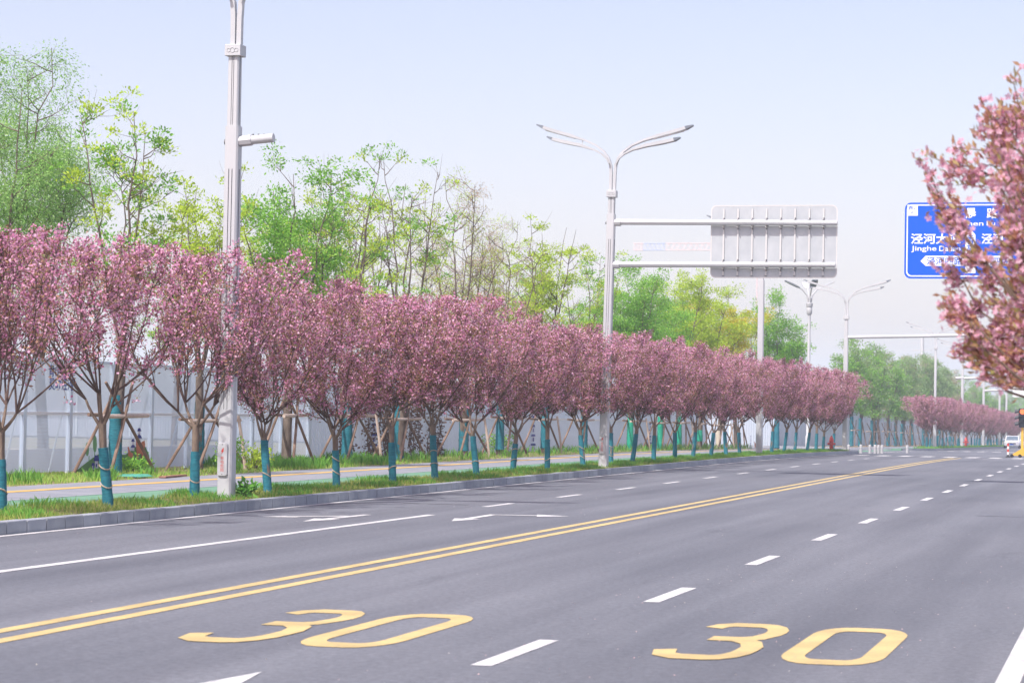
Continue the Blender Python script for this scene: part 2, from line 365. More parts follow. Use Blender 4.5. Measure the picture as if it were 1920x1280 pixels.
for a, b in zip(ym[:-1], ym[1:]):
    rd.add([(-90, a, zr(a)), (KX, a, zr(a)), (KX, b, zr(b)), (-90, b, zr(b))], [(0, 1, 2, 3)])
road = rd.build('road', ASPH); tag(road, 'grey asphalt road with painted lanes curving out of sight', 'road', kind='structure')

ZP = 0.004
def mark(name, m, *strips, label=None):
    b = MB()
    for x0, x1, y0, y1 in strips: strip(b, x0, x1, y0, y1, ZP)
    o = b.build(name, m, road)
    if label: o['label'] = label
    return o
mark('centre_line', YELLOW, (-8.075, -7.925, -20, 119)); mark('centre_line', YELLOW, (-8.425, -8.275, -20, 119))
mark('centre_line', YELLOW, (-8.075, -7.925, 192, 500)); mark('centre_line', YELLOW, (-8.425, -8.275, 192, 500))
mark('edge_line', WHITE, (KX + 0.03, KX + 0.17, -20, 131)); mark('edge_line', WHITE, (-0.86, -0.70, -20, 118))
mark('edge_line', WHITE, (KX + 0.03, KX + 0.17, 187, 500))
mark('lane_line', WHITE, (-11.38, -11.23, -10, 38.85))
for k in range(-2, 16):
    yc = 17.05 + 6.05 * k; mark('lane_dash', WHITE, (-4.375, -4.225, yc - 1.0, yc + 1.0))
for k in range(0, 12):
    yc = 43.7 + 5.86 * k; mark('lane_dash', WHITE, (-11.49, -11.35, yc - 1.0, yc + 1.0))
for k in range(0, 20):
    yc = 196 + 6 * k
    mark('lane_dash', WHITE, (-11.49, -11.35, yc - 1, yc + 1)); mark('lane_dash', WHITE, (-4.375, -4.225, yc - 1, yc + 1))
for k in range(12):                                     # zebra crossing before the side road
    x = -13.6 + k * 1.12; mark('crosswalk_stripe', WHITE, (x, x + 0.55, 121.5, 126.0))
for k in range(11):
    x = -13.4 + k * 1.12; mark('crosswalk_stripe', WHITE, (x, x + 0.55, 182.5, 187.0))
mark('stop_line', WHITE, (-7.8, -0.9, 117.6, 118.0))
for k in range(9):                                      # crossing over the side road mouth
    y = 146.5 + k * 3.0; mark('crosswalk_stripe', WHITE, (-15.4, -14.9, y, y + 1.1))

def flat_poly(name, m, polys, parent, z=ZP):
    b = MB()
    for poly in polys: b.add([(x, y, zr(y) + z) for x, y in poly], [tuple(range(len(poly)))])
    return b.build(name, m, parent)
def stroke(pts, wd, sx, sy, ox, oy, closed=False):
    """a painted stroke along a centre line drawn in a squashed letter space, as quads"""
    P = [Vector((a, b, 0)) for a, b in pts]; n = len(P); out = []
    L, Rr = [], []
    for i in range(n):
        if closed: t = (P[(i+1) % n] - P[i-1]).normalized()
        else: t = (P[min(i+1, n-1)] - P[max(i-1, 0)]).normalized()
        nv = Vector((-t.y, t.x, 0)) * wd / 2
        L.append(P[i] + nv); Rr.append(P[i] - nv)
    T = lambda p: (ox + p.x * sx, oy + p.y * sy)
    rng_ = range(n) if closed else range(n - 1)
    for i in rng_:
        j = (i + 1) % n; out.append([T(L[i]), T(Rr[i]), T(Rr[j]), T(L[j])])
    return out
def digit_paths():
    # letter space: width 0.62, height 1.42 (centre line), strokes 0.15
    W, H = 0.58, 1.30
    c = []
    r = 0.19
    for cx_, cy_, a0 in ((W-r, r, -90), (W-r, H-r, 0), (r, H-r, 90), (r, r, 180)):
        c += [(cx_ + r*math.cos(math.radians(a0+a)), cy_ + r*1.25*math.sin(math.radians(a0+a)) + (0.06 if cy_ < H/2 else -0.06)) for a in (0, 18, 36, 54, 72, 90)]
    three_top = [(0.03, H-0.17), (0.07, H-0.06), (0.16, H), (W-r, H)] + [(W-r+r*math.sin(math.radians(a)), H-0.28+0.28*math.cos(math.radians(a))) for a in (20, 45, 70, 90)] + [(W-0.01, H-0.36), (W-0.07, H-0.52), (W-0.2, 0.70)]
    three_mid = [(0.16, 0.70), (W-0.16, 0.70)]
    three_bot = [(W-0.2, 0.70), (W-0.06, 0.58), (W, 0.42)] + [(W-r+r*math.cos(math.radians(a)), 0.28-0.28*math.sin(math.radians(a))) for a in (0, 20, 45, 70, 90)] + [(0.16, 0.0), (0.05, 0.06), (0.0, 0.22)]
    return c, (three_top, three_mid, three_bot)
zero, three = digit_paths()
def limit(x0, y0, label):
    s = road
    q = []
    for pth in three: q.append(stroke(pth, 0.165, 1.0, 2.15, x0 + 0.07, y0 + 0.14))
    flat = [p for part in q for p in part]
    # the strokes of the 3 overlap at the waist: stack them 1 mm apart
    b = MB()
    for k, part in enumerate(q):
        for poly in part: b.add([(x, y, ZP + 0.001 * k) for x, y in poly], [(0, 1, 2, 3)])
    o = b.build('speed_number', YELLOW, s); o['label'] = label + ', the figure 3'
    b = MB()
    for poly in stroke(zero, 0.165, 1.0, 2.15, x0 + 1.02, y0 + 0.14, True): b.add([(x, y, ZP) for x, y in poly], [(0, 1, 2, 3)])
    o = b.build('speed_number', YELLOW, s); o['label'] = label + ', the figure 0'
limit(-6.97, 16.85, 'yellow painted speed limit 30 between centre line and dashes')
limit(-3.40, 17.10, 'yellow painted speed limit 30 near the right edge line')
def arrow(head, tail, wd, hw, hl):
    a, b = Vector((*head, 0)), Vector((*tail, 0)); t = (a - b).normalized(); n = Vector((-t.y, t.x, 0)); m_ = a - t * hl
    return [[(m_ + n*hw)[:2], a[:2], (m_ - n*hw)[:2]], [(m_ + n*wd)[:2], (m_ - n*wd)[:2], (b - n*wd)[:2], (b + n*wd)[:2]]]
def lane_arrow(polys, label):
    b = MB()
    for k, poly in enumerate(polys): b.add([(p[0], p[1], ZP + 0.0008 * k) for p in poly], [tuple(range(len(poly)))])
    o = b.build('lane_arrow', WHITE, road); o['label'] = label
lane_arrow(arrow((-12.33, 35.3), (-12.22, 38.2), 0.075, 0.22, 1.05) + arrow((-13.4, 36.35), (-12.3, 37.5), 0.11, 0.30, 0.55), 'white straight and turn arrow in the kerb lane')
lane_arrow(arrow((-10.38, 36.8), (-10.42, 39.6), 0.075, 0.22, 1.0) + arrow((-9.15, 39.75), (-10.42, 39.45), 0.10, 0.42, 0.55), 'white straight and turn arrow beside the double yellow line')
lane_arrow(arrow((-5.53, 15.08), (-5.53, 10.2), 0.075, 0.24, 1.5), 'white arrow tip at the lower edge of the picture')
for x0, x1, y in ((-2.75, -1.3, 44.8), (-7.6, -3.2, 81.9), (-13.2, -11.9, 43.4)):
    b = MB(); n = 14; rngs = np.random.default_rng(int(y))
    top = [(x0+(x1-x0)*i/n, y + 0.10*rngs.standard_normal()*0.4 + 0.05, zr(y)+0.002) for i in range(n+1)]
    bot = [(p[0], p[1] - 0.09 - 0.05*rngs.random(), p[2]) for p in top]
    b.add(top + bot, [(i, i+1, n+2+i, n+1+i) for i in range(n)]); b.build('tar_seam', SEAM, road)

# kerb: stones one by one as far as they can be told apart
KW, KH, STONE = 0.16, 0.175, 0.60
kerb = empty('kerb', (KX, 24, 0)); tag(kerb, 'grey kerb of short granite stones along the left verge', 'kerb', kind='structure')
st = MB(); b_ = 0.012
st.rings([[(-KW, -0.289, -0.08), (0, -0.289, -0.08), (0, -0.289, KH-b_), (-b_, -0.289, KH), (-KW, -0.289, KH)],
          [(-KW, 0.289, -0.08), (0, 0.289, -0.08), (0, 0.289, KH-b_), (-b_, 0.289, KH), (-KW, 0.289, KH)]])
st_me = st.mesh('kerb_stone', KERB)
rk = np.random.default_rng(3)
KY0 = 24.0; nst = int((68 - KY0) / STONE)
for i in range(-20, nst):
    o = link('kerb_stone', st_me, kerb, (rk.normal(0, 0.0015), 0.3 + i*STONE, rk.normal(0, 0.0025))); o.rotation_euler = (rk.normal(0, 0.003), 0, rk.normal(0, 0.003))
far = MB()
y = KY0 + nst * STONE
while y < 132:
    z = zr(y + 0.3); far.add([(a + 0, bb, c + z) for a, bb, c in [(-KW, y+0.006, -0.08), (0, y+0.006, -0.08), (0, y+0.006, KH), (-KW, y+0.006, KH), (-KW, y+0.594, -0.08), (0, y+0.594, -0.08), (0, y+0.594, KH), (-KW, y+0.594, KH)]],
        [(0, 1, 2, 3), (4, 7, 6, 5), (0, 4, 5, 1), (1, 5, 6, 2), (2, 6, 7, 3), (3, 7, 4, 0)]); y += STONE
def kerb_path(mb, pts, w=KW, h=KH, side=1):
    P = [Vector((a, b, 0)) for a, b in pts]; rr = []
    for i, p in enumerate(P):
        t = (P[min(i+1, len(P)-1)] - P[max(i-1, 0)]).normalized(); n = Vector((-t.y, t.x, 0)) * side * w; z = zr(p.y)
        rr.append([(p.x, p.y, z-0.08), (p.x, p.y, z+h), (p.x+n.x, p.y+n.y, z+h), (p.x+n.x, p.y+n.y, z-0.08)])
    mb.rings(rr)
kerb_path(far, near_c + [(-90, SIDE0)], h=0.10)
o = far.build('far_kerb_stone', KERB, kerb, (-KX + 0, -24, 0)); o['kind'] = 'stuff'
# the rows above hold x relative to the kerb face: shift only those
me = o.data
for v in me.vertices:
    if v.co.x > -1.0: v.co.x += KX
k2 = MB(); kerb_path(k2, [(-90, SIDE1)] + far_c + [(KX, yy) for yy in ysamples(190, 600, 8)], side=1)
tag(k2.build('far_kerb', KERB), 'grey kerb of the left verge beyond the side road', 'kerb', kind='structure')
k3 = MB(); kerb_path(k3, [(-0.60, yy) for yy in ysamples(-30, 600, 6)], side=-1)
tag(k3.build('right_kerb', KERB), 'grey kerb along the right edge of the road', 'kerb', kind='structure')

def slab(name, m, label, *rects, z=0.13, th=0.2, step=4.0):
    b = MB()
    for x0, x1, y0, y1 in rects: strip(b, x0, x1, y0, y1, z, th, step)
    return tag(b.build(name, m), label, 'ground' if 'verge' in name else 'path', kind='structure')
V0 = KX - KW
slab('verge', SOIL, 'planted verge between the kerb and green cycle path', (-16.42, V0 - 0.002, -20, 130), z=0.12)
slab('cycle_path', GREEN, 'green cycle path running behind the blossom trees', (-17.86, -16.42 - 0.002, -20, 138), z=0.135)
slab('cycle_path', GREEN, 'green cycle path band painted across the side road', (-17.86, -16.42, 138.2, 179.8), z=0.012, th=0.011)
slab('footway', PAVE, 'grey paved footway with a yellow tactile strip', (-19.42, -17.94 - 0.002, -20, 138), (-20.85, -19.76, -20, 138), z=0.14)
slab('cycle_path_edging', KERB, 'pale edging between green cycle path and footway', (-17.94, -17.862, -20, 138), z=0.142)
slab('tactile_strip', TACT, 'yellow tactile paving strip along the grey footway', (-19.758, -19.422, -20, 138), z=0.146)
slab('back_verge', SOIL, 'weedy strip between the footway and construction hoarding', (-24.6, -20.852, -20, 138), z=0.125)
slab('far_verge', SOIL, 'planted verge beyond the side road', (-16.42, V0 - 0.002, 190, 600), z=0.12, step=8)
slab('far_cycle_path', GREEN, 'green cycle path beyond the side road', (-17.86, -16.422, 180, 600), z=0.135, step=8)
slab('far_footway', PAVE, 'grey footway beyond the side road', (-20.85, -17.862, 180, 600), z=0.14, step=8)
slab('far_back_verge', SOIL, 'soil strip under staked trees beyond the side road', (-25.5, -20.852, 180, 600), z=0.125, step=8)
slab('right_verge', SOIL, 'planted verge along the right kerb', (-0.438, 1.55, -30, 600), z=0.12, step=8)
slab('right_path', PAVE, 'grey paved path right of the right verge', (1.552, 5.0, -30, 600), z=0.13, step=8)

# ------------------------------------------------------------------ lettering
def text_mesh(body, m, rect, bold=0.0, vertical=False):
    """lettering fitted into rect = (x0, x1, z0, z1), lying in the XZ plane and read from -Y"""
    c = bpy.data.curves.new('lettering', 'FONT'); c.body = '\n'.join(body) if vertical else body
    c.offset = bold; c.align_x = 'CENTER' if vertical else 'LEFT'
    o = bpy.data.objects.new('lettering', c); col.objects.link(o)
    dg = bpy.context.evaluated_depsgraph_get(); dg.update()
    me = bpy.data.meshes.new_from_object(o.evaluated_get(dg)); bpy.data.objects.remove(o)
    V = np.array([v.co[:] for v in me.vertices]); lo, hi = V.min(0), V.max(0)
    x0, x1, z0, z1 = rect
    for v in me.vertices:
        x, y = v.co.x, v.co.y
        v.co = (x0 + (x - lo[0]) / (hi[0] - lo[0]) * (x1 - x0), 0.0, z0 + (y - lo[1]) / (hi[1] - lo[1]) * (z1 - z0))
    me.materials.clear(); me.materials.append(m); me.update()
    return me
def rrect(x0, x1, z0, z1, r, n=6):
    out = []
    for cx, cz, a0 in ((x1-r, z1-r, 0), (x0+r, z1-r, 90), (x0+r, z0+r, 180), (x1-r, z0+r, 270)):
        out += [(cx + r*math.cos(math.radians(a0+90*i/n)), cz + r*math.sin(math.radians(a0+90*i/n))) for i in range(n+1)]
    return out
def ring_mesh(name, outer, inner, y, m):
    n = len(outer); b = MB()
    b.add([(x, y, z) for x, z in outer] + [(x, y, z) for x, z in inner], [(i, (i+1) % n, n+(i+1) % n, n+i) for i in range(n)])
    return b

# ------------------------------------------------------------------ street lamps
def sq(x, y, z, w, ch):
    """square ring with cut corners"""
    h = w / 2; k = h - ch
    return [(x-k, y-h, z), (x+k, y-h, z), (x+h, y-k, z), (x+h, y+k, z), (x+k, y+h, z), (x-k, y+h, z), (x-h, y+k, z), (x-h, y-k, z)]
def blade(side, zc, pts, y0):
    mb = MB(); rr = []
    P = [Vector((side*x, y0, zc+z)) for x, z, _, _ in pts]
    for i, p in enumerate(P):
        t = (P[min(i+1, len(P)-1)] - P[max(i-1, 0)]).normalized(); n = Vector((-t.z, 0, t.x)) * side
        wd, th = pts[i][2], pts[i][3]
        rr.append([p + n*th/2 + Vector((0, -wd/2, 0)), p + n*th/2 + Vector((0, wd/2, 0)), p - n*th/2 + Vector((0, wd/2, 0)), p - n*th/2 + Vector((0, -wd/2, 0))])
    mb.rings(rr); return mb
MAINB = [(0.055, 0.0, 0.11, 0.085), (0.058, 0.5, 0.11, 0.085), (0.075, 0.78, 0.11, 0.08), (0.15, 1.0, 0.12, 0.07), (0.30, 1.20, 0.14, 0.06), (0.55, 1.38, 0.17, 0.055),
         (0.9, 1.53, 0.21, 0.055), (1.35, 1.67, 0.28, 0.085), (1.85, 1.80, 0.32, 0.095), (2.18, 1.90, 0.32, 0.085), (2.38, 1.98, 0.12, 0.03)]
LOWB = [(0.10, 0.82, 0.05, 0.05), (0.18, 0.97, 0.08, 0.05), (0.34, 1.11, 0.12, 0.05), (0.6, 1.24, 0.18, 0.055), (1.0, 1.36, 0.26, 0.085), (1.5, 1.46, 0.30, 0.10), (1.86, 1.54, 0.29, 0.085), (2.02, 1.60, 0.12, 0.03)]
LX = -15.2
def street_lamp(px, zwide, zcol, X=LX, near=False, panel=True, lean=0.0):
    Y = at_X(px, 860, X).y
    root = empty('street_lamp', (X, Y, zr(Y) + 0.10)); root.rotation_euler = (0, math.radians(lean), 0)
    bevel(MB().box(-0.19, 0.19, -0.19, 0.19, 0.0, 0.06).build('base_plate', POLE, root), 0.01)
    MB().rings([sq(0, 0, 0.05, 0.262, 0.03), sq(0, 0, zwide, 0.24, 0.028)]).build('mast', POLE, root)
    MB().rings([sq(0, 0, zwide - 0.05, 0.195, 0.02), sq(0, 0, zcol + 0.05, 0.19, 0.02)]).build('upper_mast', POLE, root)
    c = MB().box(-0.145, 0.145, -0.145, 0.145, zcol, zcol + 0.20).build('collar', POLE, root); bevel(c, 0.008)
    if near:
        for k, x in enumerate((-0.07, 0.0, 0.07)):
            e = MB(); r = 0.042 if k == 1 else 0.032
            e.tube([(x + r*math.cos(a), -0.147, zcol + 0.10 + r*math.sin(a)) for a in [2*math.pi*i/16 for i in range(17)]], 0.006, 5)
            e.build('emblem', POLE, c)
        for x in (-0.03, 0.03):
            MB().box(x - 0.005, x + 0.005, -0.1285, -0.10, 1.6, zwide - 0.75).build('slot', POLED, root)
        MB().box(0.10, 0.1285, -0.02, -0.01, 1.6, zwide - 0.75).build('slot', POLED, root)
        for x in (-0.02, 0.012):
            MB().box(x - 0.004, x + 0.004, -0.0995, -0.07, zwide + 0.02, zcol).build('slot', POLED, root)
        MB().box(0.07, 0.0995, -0.015, 0.0, zwide + 0.02, zcol).build('slot', POLED, root)
    if panel:
        d = MB(); d.prism(rrect(-0.115, 0.065, 0.45, 1.02, 0.04), 'y', -0.162, -0.13)
        a = d.build('access_panel', POLE, root); bevel(a, 0.006)
        if near:
            bolt = MB(); bolt.prism([(-0.015, 0.93), (0.005, 0.93), (-0.012, 0.89), (0.008, 0.89), (-0.045, 0.82), (-0.03, 0.868), (-0.05, 0.868)], 'y', -0.1645, -0.163)
            bolt.build('lightning_mark', RED, a)
            link('lettering', text_mesh('有电危险', REDT, (-0.06, 0.01, 0.52, 0.79), 0.012, True), a, (0, -0.1635, 0))
            for z in (0.48, 0.99): MB().lathe([(0.0, 0), (0.009, 0), (0.009, 0.006), (0.0, 0.006)], 8).build('screw', BOLT, a, (-0.025, -0.160, z)).rotation_euler = (math.radians(90), 0, 0)
    for s in (-1, 1):
        arm = blade(s, zcol + 0.18, MAINB, 0.05).build('lamp_arm', POLE, root)
        low = blade(s, zcol + 0.18, LOWB, -0.07).build('lamp_arm', POLE, root)
        blade(s, zcol + 0.18, [(1.2, 1.575, 0.2, 0.02), (2.1, 1.815, 0.22, 0.02)], 0.05).build('diffuser', LENSG, arm)
        blade(s, zcol + 0.18, [(2.17, 1.90, 0.332, 0.095), (2.39, 1.985, 0.13, 0.036)], 0.05).build('end_cap', LAMPD, arm)
        blade(s, zcol + 0.18, [(1.85, 1.54, 0.302, 0.095), (2.03, 1.607, 0.13, 0.036)], -0.07).build('end_cap', LAMPD, low)
        MB().box(s*0.95 - 0.01, s*0.95 + 0.01, -0.02, 0.0, zcol + 0.18 + 1.36, zcol + 0.18 + 1.55).build('spacer', POLE, arm)
    return root
lamps = []
L1 = street_lamp(425.5, 6.52, 7.74, near=True); lamps.append((L1, 'tall grey street lamp nearest the camera with a short arm stub'))
h = L1
fl = MB(); fl.tube([(0.12, 0, 6.26), (0.34, 0, 6.28)], [0.098, 0.098], 8); fl.build('arm_flange', POLE, h, smooth=False)
sb = MB(); sb.tube([(0.33, 0, 6.28), (0.74, 0, 6.315)], 0.078, 18); stub = sb.build('arm_stub', POLE, h, smooth=True)
for x in (0.36, 0.46, 0.56, 0.68): MB().box(x-0.012, x+0.012, -0.01, 0.01, 6.34, 6.385).build('stud', BOLT, stub)
MB().tube([(-0.16, 0, 6.25), (-0.12, 0, 6.25)], 0.05, 10).build('back_bolt', BOLT, h)
L2 = street_lamp(1131.5, 7.58, 8.08, near=True, lean=0.9); lamps.append((L2, 'grey street lamp carrying the back-turned sign on two arms'))
lamps.append((street_lamp(1423, 7.4, 8.0, panel=False), 'plain grey street lamp standing behind the back-turned sign'))
L4 = street_lamp(1583.5, 6.2, 7.26, panel=False); lamps.append((L4, 'grey street lamp with one bare arm at the side road corner'))
lamps.append((street_lamp(1752, 2.35, 7.95, panel=False), 'grey street lamp at the far corner of the side road'))
L6 = street_lamp(1803, 7.2, 7.95, panel=False); lamps.append((L6, 'hazy grey street lamp with thin arm behind the far corner lamp'))
L7 = street_lamp(1843, 7.2, 7.95, panel=False); lamps.append((L7, 'hazy grey street lamp holding a white board over the road'))
lamps.append((street_lamp(1873, 7.2, 7.95, panel=False), 'second farthest hazy grey street lamp above the far blossom row'))
lamps.append((street_lamp(1886, 7.2, 7.95, panel=False), 'farthest hazy grey street lamp above the far blossom row'))
for o, l in lamps: tag(o, l, 'street lamp', 'double arm street lamps along the left kerb')
def lamp_arm_bar(lamp, pxs, pye, r, name='sign_arm'):
    """horizontal arm on a lamp, from pixel (x0, y0) to (x1, y1) at the lamp's distance"""
    Y = lamp.location.y; a = at_Y(pxs[0], pye[0], Y); b = at_Y(pxs[1], pye[1], Y)
    inv = Matrix.Translation(lamp.location) @ lamp.rotation_euler.to_matrix().to_4x4(); inv = inv.inverted()
    a.x = lamp.location.x + 0.10
    mb = MB(); mb.tube([inv @ a, inv @ b], [r, r * 0.86], 8)
    return mb.build(name, POLE, lamp), a, b
_, a1, b1 = lamp_arm_bar(L2, (1160, 1570), (416, 418), 0.088); _, a2, b2 = lamp_arm_bar(L2, (1160, 1566), (495.5, 496.5), 0.088)
for zz in ((a1.z + 0.0), (a2.z + 0.0)):
    MB().tube([(0.10, 0, zz - 0.11), (0.30, 0, zz - 0.11)], 0.112, 8).build('arm_flange', POLE, L2)
    MB().tube([(-0.17, 0, zz - 0.13), (-0.12, 0, zz - 0.13)], 0.04, 8).build('back_bolt', BOLT, L2)
lamp_arm_bar(L4, (1590, 1905), (632, 627), 0.095)
lamp_arm_bar(L6, (1806, 1900), (709, 707), 0.11); _, _, b7 = lamp_arm_bar(L7, (1846, 1945), (732, 731), 0.13)
lamp_arm_bar(L6, (1801, 1792), (708, 708.5), 0.16)

# back-turned sign on the second lamp's arms
Ys = L2.location.y + 0.15
c00, c11 = at_Y(1331.5, 521, Ys), at_Y(1571, 384, Ys)
sg = empty('direction_sign', ((c00.x + c11.x) / 2, Ys, (c00.z + c11.z) / 2))
sw, sh = (c11.x - c00.x) / 2, (c11.z - c00.z) / 2
p_ = MB(); p_.prism(rrect(-sw, sw, -sh, sh, 0.16), 'y', 0.0, 0.012); panel = p_.build('back_panel', GALV, sg)
p_ = MB(); p_.prism(rrect(-sw + 0.01, sw - 0.01, -sh + 0.01, sh - 0.01, 0.155), 'y', 0.0125, 0.016); p_.build('front_face', BLUE, sg)
ring_mesh('rim', rrect(-sw, sw, -sh, sh, 0.16), rrect(-sw+0.035, sw-0.035, -sh+0.035, sh-0.035, 0.14), -0.003, RIBM).build('rim', RIBM, sg)
for i in range(8):
    x = at_Y(1356.7 + i * 26.76, 450, Ys).x - sg.location.x
    rb = MB(); rb.box(x - 0.024, x + 0.024, -0.030, -0.004, -sh + 0.08, sh - 0.11); r_ = rb.build('rib', RIBM, sg)
    for zz in (b1.z, b2.z):
        zl = zz - sg.location.z
        MB().box(x - 0.016, x + 0.016, -0.20, -0.032, zl - 0.118, zl - 0.104).build('clamp', RIBM, r_)
        MB().box(x - 0.016, x + 0.016, -0.20, -0.032, zl + 0.104, zl + 0.118).build('clamp', RIBM, r_)
        for dz in (-0.16, 0.145): MB().box(x - 0.002, x + 0.026, -0.06, -0.032, zl + dz - 0.016, zl + dz + 0.016).build('bolt', BOLT, r_)
    MB().box(x - 0.035, x + 0.035, -0.012, -0.004, -sh + 0.05, -sh + 0.062).build('bolt', BOLT, r_)
tag(sg, 'grey metal back of a road sign with eight vertical ribs', 'road sign')
# small white board on the distant lamp
wy = L7.location.y - 0.6; wb = at_Y(1915, 731, wy); bd = MB(); bd.prism(rrect(-1.1, 1.1, -0.75, 0.75, 0.1), 'y', -0.02, 0.02)
o = bd.build('sign_board', SIGNW, None, (wb.x + 0.2, wy + 0.1, wb.z)); tag(o, 'small white board hanging on a distant lamp arm', 'road sign')

# ------------------------------------------------------------------ blue direction sign on the right
Yb = 66.0
tl, bl = at_Y(1697, 380, Yb), at_Y(1697, 522, Yb); SW_, SH_ = 3.78, tl.z - bl.z
bs = empty('direction_sign', (tl.x, Yb, bl.z)); tag(bs, 'blue direction sign with white Chinese lettering half hidden by blossom', 'road sign')
def S(px, py):
    v = at_Y(px, py, Yb); return v.x - tl.x, v.z - bl.z
p_ = MB(); p_.prism(rrect(0, SW_, 0, SH_, 0.17, 8), 'y', 0.0, 0.03); face = p_.build('panel', BLUE, bs)
ring_mesh('b', rrect(0.05, SW_-0.05, 0.05, SH_-0.05, 0.14, 8), rrect(0.085, SW_-0.085, 0.085, SH_-0.085, 0.115, 8), -0.003, SIGNW).build('border_line', SIGNW, face)
def shape(name, pxpoly, m, y):
    b = MB(); b.add([(S(x, yy)[0], y, S(x, yy)[1]) for x, yy in pxpoly], [tuple(range(len(pxpoly)))]); return b.build(name, m, face)
def words(t, x0, y0, x1, y1, m, y=-0.004, bold=0.02, vertical=False):
    a, b = S(x0, y1), S(x1, y0)
    return link('lettering', text_mesh(t, m, (a[0], b[0], a[1], b[1]), bold, vertical), face, (0, y, 0))
shape('compass_box', [(1701.5, 384), (1721, 384), (1721, 404.5), (1701.5, 404.5)], SIGNW, -0.0045)
words('西', 1704, 386.5, 1711.5, 393.5, BLUE, -0.007, 0.015); words('W', 1712.5, 389.5, 1716.5, 393.5, BLUE, -0.007, 0.01)
shape('chevron', [(1707.8, 400), (1710.2, 396), (1712.8, 400), (1712, 400.2), (1710.2, 398.2), (1708.6, 400.2)], BLUE, -0.007)
words('泾', 1771.5, 392, 1791.5, 409.5, SIGNW); words('晨', 1810.5, 390, 1831, 409.5, SIGNW); words('路', 1850, 390, 1870, 409.5, SIGNW)
words('Jingchen', 1773, 414.5, 1844, 426, SIGNW, bold=0.012); words('Lu', 1850, 414.5, 1866, 423, SIGNW, bold=0.012)
words('泾河大道', 1707.5, 437.5, 1802, 457.5, SIGNW, bold=0.025); words('Jinghe', 1708.5, 461, 1756, 473, SIGNW, bold=0.012); words('Dadao', 1761, 461, 1801, 471, SIGNW, bold=0.012)
shape('route_arrow', [(1726, 489.5), (1735.5, 479.5), (1810, 479.5), (1810, 498.5), (1735.5, 498.5)], SIGNW, -0.003)
words('泾河四路', 1737.5, 482, 1805.5, 496.5, BLUE, -0.006, 0.012)
shape('route_arrow', [(1809.8, 440), (1819.5, 429.5), (1829, 440), (1829, 512), (1809.8, 512)], SIGNW, -0.0036)
words('香苑', 1812, 441, 1826.5, 476, BLUE, -0.0066, 0.012, True)
shape('route_arrow', [(1828.8, 479.5), (1895, 479.5), (1904, 489.5), (1895, 498.5), (1828.8, 498.5)], SIGNW, -0.003)
words('泾河四路', 1834, 482, 1890, 496.5, BLUE, -0.006, 0.012)
words('泾河大道', 1840, 437.5, 1925, 457.5, SIGNW, bold=0.025)
gp = empty('sign_post', (0.55, Yb + 0.35, 0.1)); tag(gp, 'grey post with two arms holding the blue direction sign', 'sign post')
MB().rings([sq(0, 0, 0.0, 0.30, 0.03), sq(0, 0, 7.6, 0.26, 0.03)]).build('mast', POLE, gp)
for dz in (0.45, SH_ - 0.45): MB().tube([(-0.1, 0, bl.z + dz - 0.1), (tl.x + 0.3 - 0.55, 0, bl.z + dz - 0.1)], [0.10, 0.085], 8).build('sign_arm', POLE, gp)
for k in range(6):
    x = 0.4 + k * 0.6; MB().box(x-0.03, x+0.03, 0.031, 0.27, 0.15, SH_-0.15).build('rib', RIBM, bs)

# ------------------------------------------------------------------ four headed lamp at the side road corner
lx = at_Y(1516, 700, 143.0)
q4 = empty('street_lamp', (lx.x, 143.0, zr(143) + 0.02)); tag(q4, 'four headed lamp post rising behind the end of blossom row', 'street lamp')
ztop = at_Y(1516, 590, 143.0).z - q4.location.z
MB().lathe([(0.14, 0), (0.14, 0.9), (0.10, 0.95), (0.085, ztop)], 14).build('mast', POLE, q4, smooth=True)
MB().lathe([(0.09, ztop - 0.02), (0.155, ztop + 0.05), (0.175, ztop + 0.38), (0.155, ztop + 0.42), (0.185, ztop + 0.46), (0.2, ztop + 0.68), (0.17, ztop + 0.70)], 14).build('collar', POLE, q4, smooth=True)
for k in range(4):
    a = math.radians(20 + 90 * k); d = Vector((math.cos(a), math.sin(a), 0)); n_ = Vector((-d.y, d.x, 0))
    P = [d * 0.07 + Vector((0, 0, ztop + 0.68)), d * 0.16 + Vector((0, 0, ztop + 1.15)), d * 0.45 + Vector((0, 0, ztop + 1.5)), d * 0.8 + Vector((0, 0, ztop + 1.68))]
    MB().tube(P, [0.055, 0.05, 0.045, 0.04], 6).build('lamp_arm', POLE, q4)
    hd = MB(); rr = []
    for tt, wd, th in ((0.6, 0.10, 0.05), (0.8, 0.2, 0.09), (1.2, 0.21, 0.09), (1.5, 0.16, 0.05)):
        c = d * tt + Vector((0, 0, ztop + 1.58 + (tt - 0.6) * 0.45))
        rr.append([c + n_*wd + Vector((0, 0, th/2)), c - n_*wd + Vector((0, 0, th/2)), c - n_*wd - Vector((0, 0, th/2)), c + n_*wd - Vector((0, 0, th/2))])
    hd.rings(rr); hd.build('lamp_head', LAMPD if k in (2, 3) else POLE, q4)

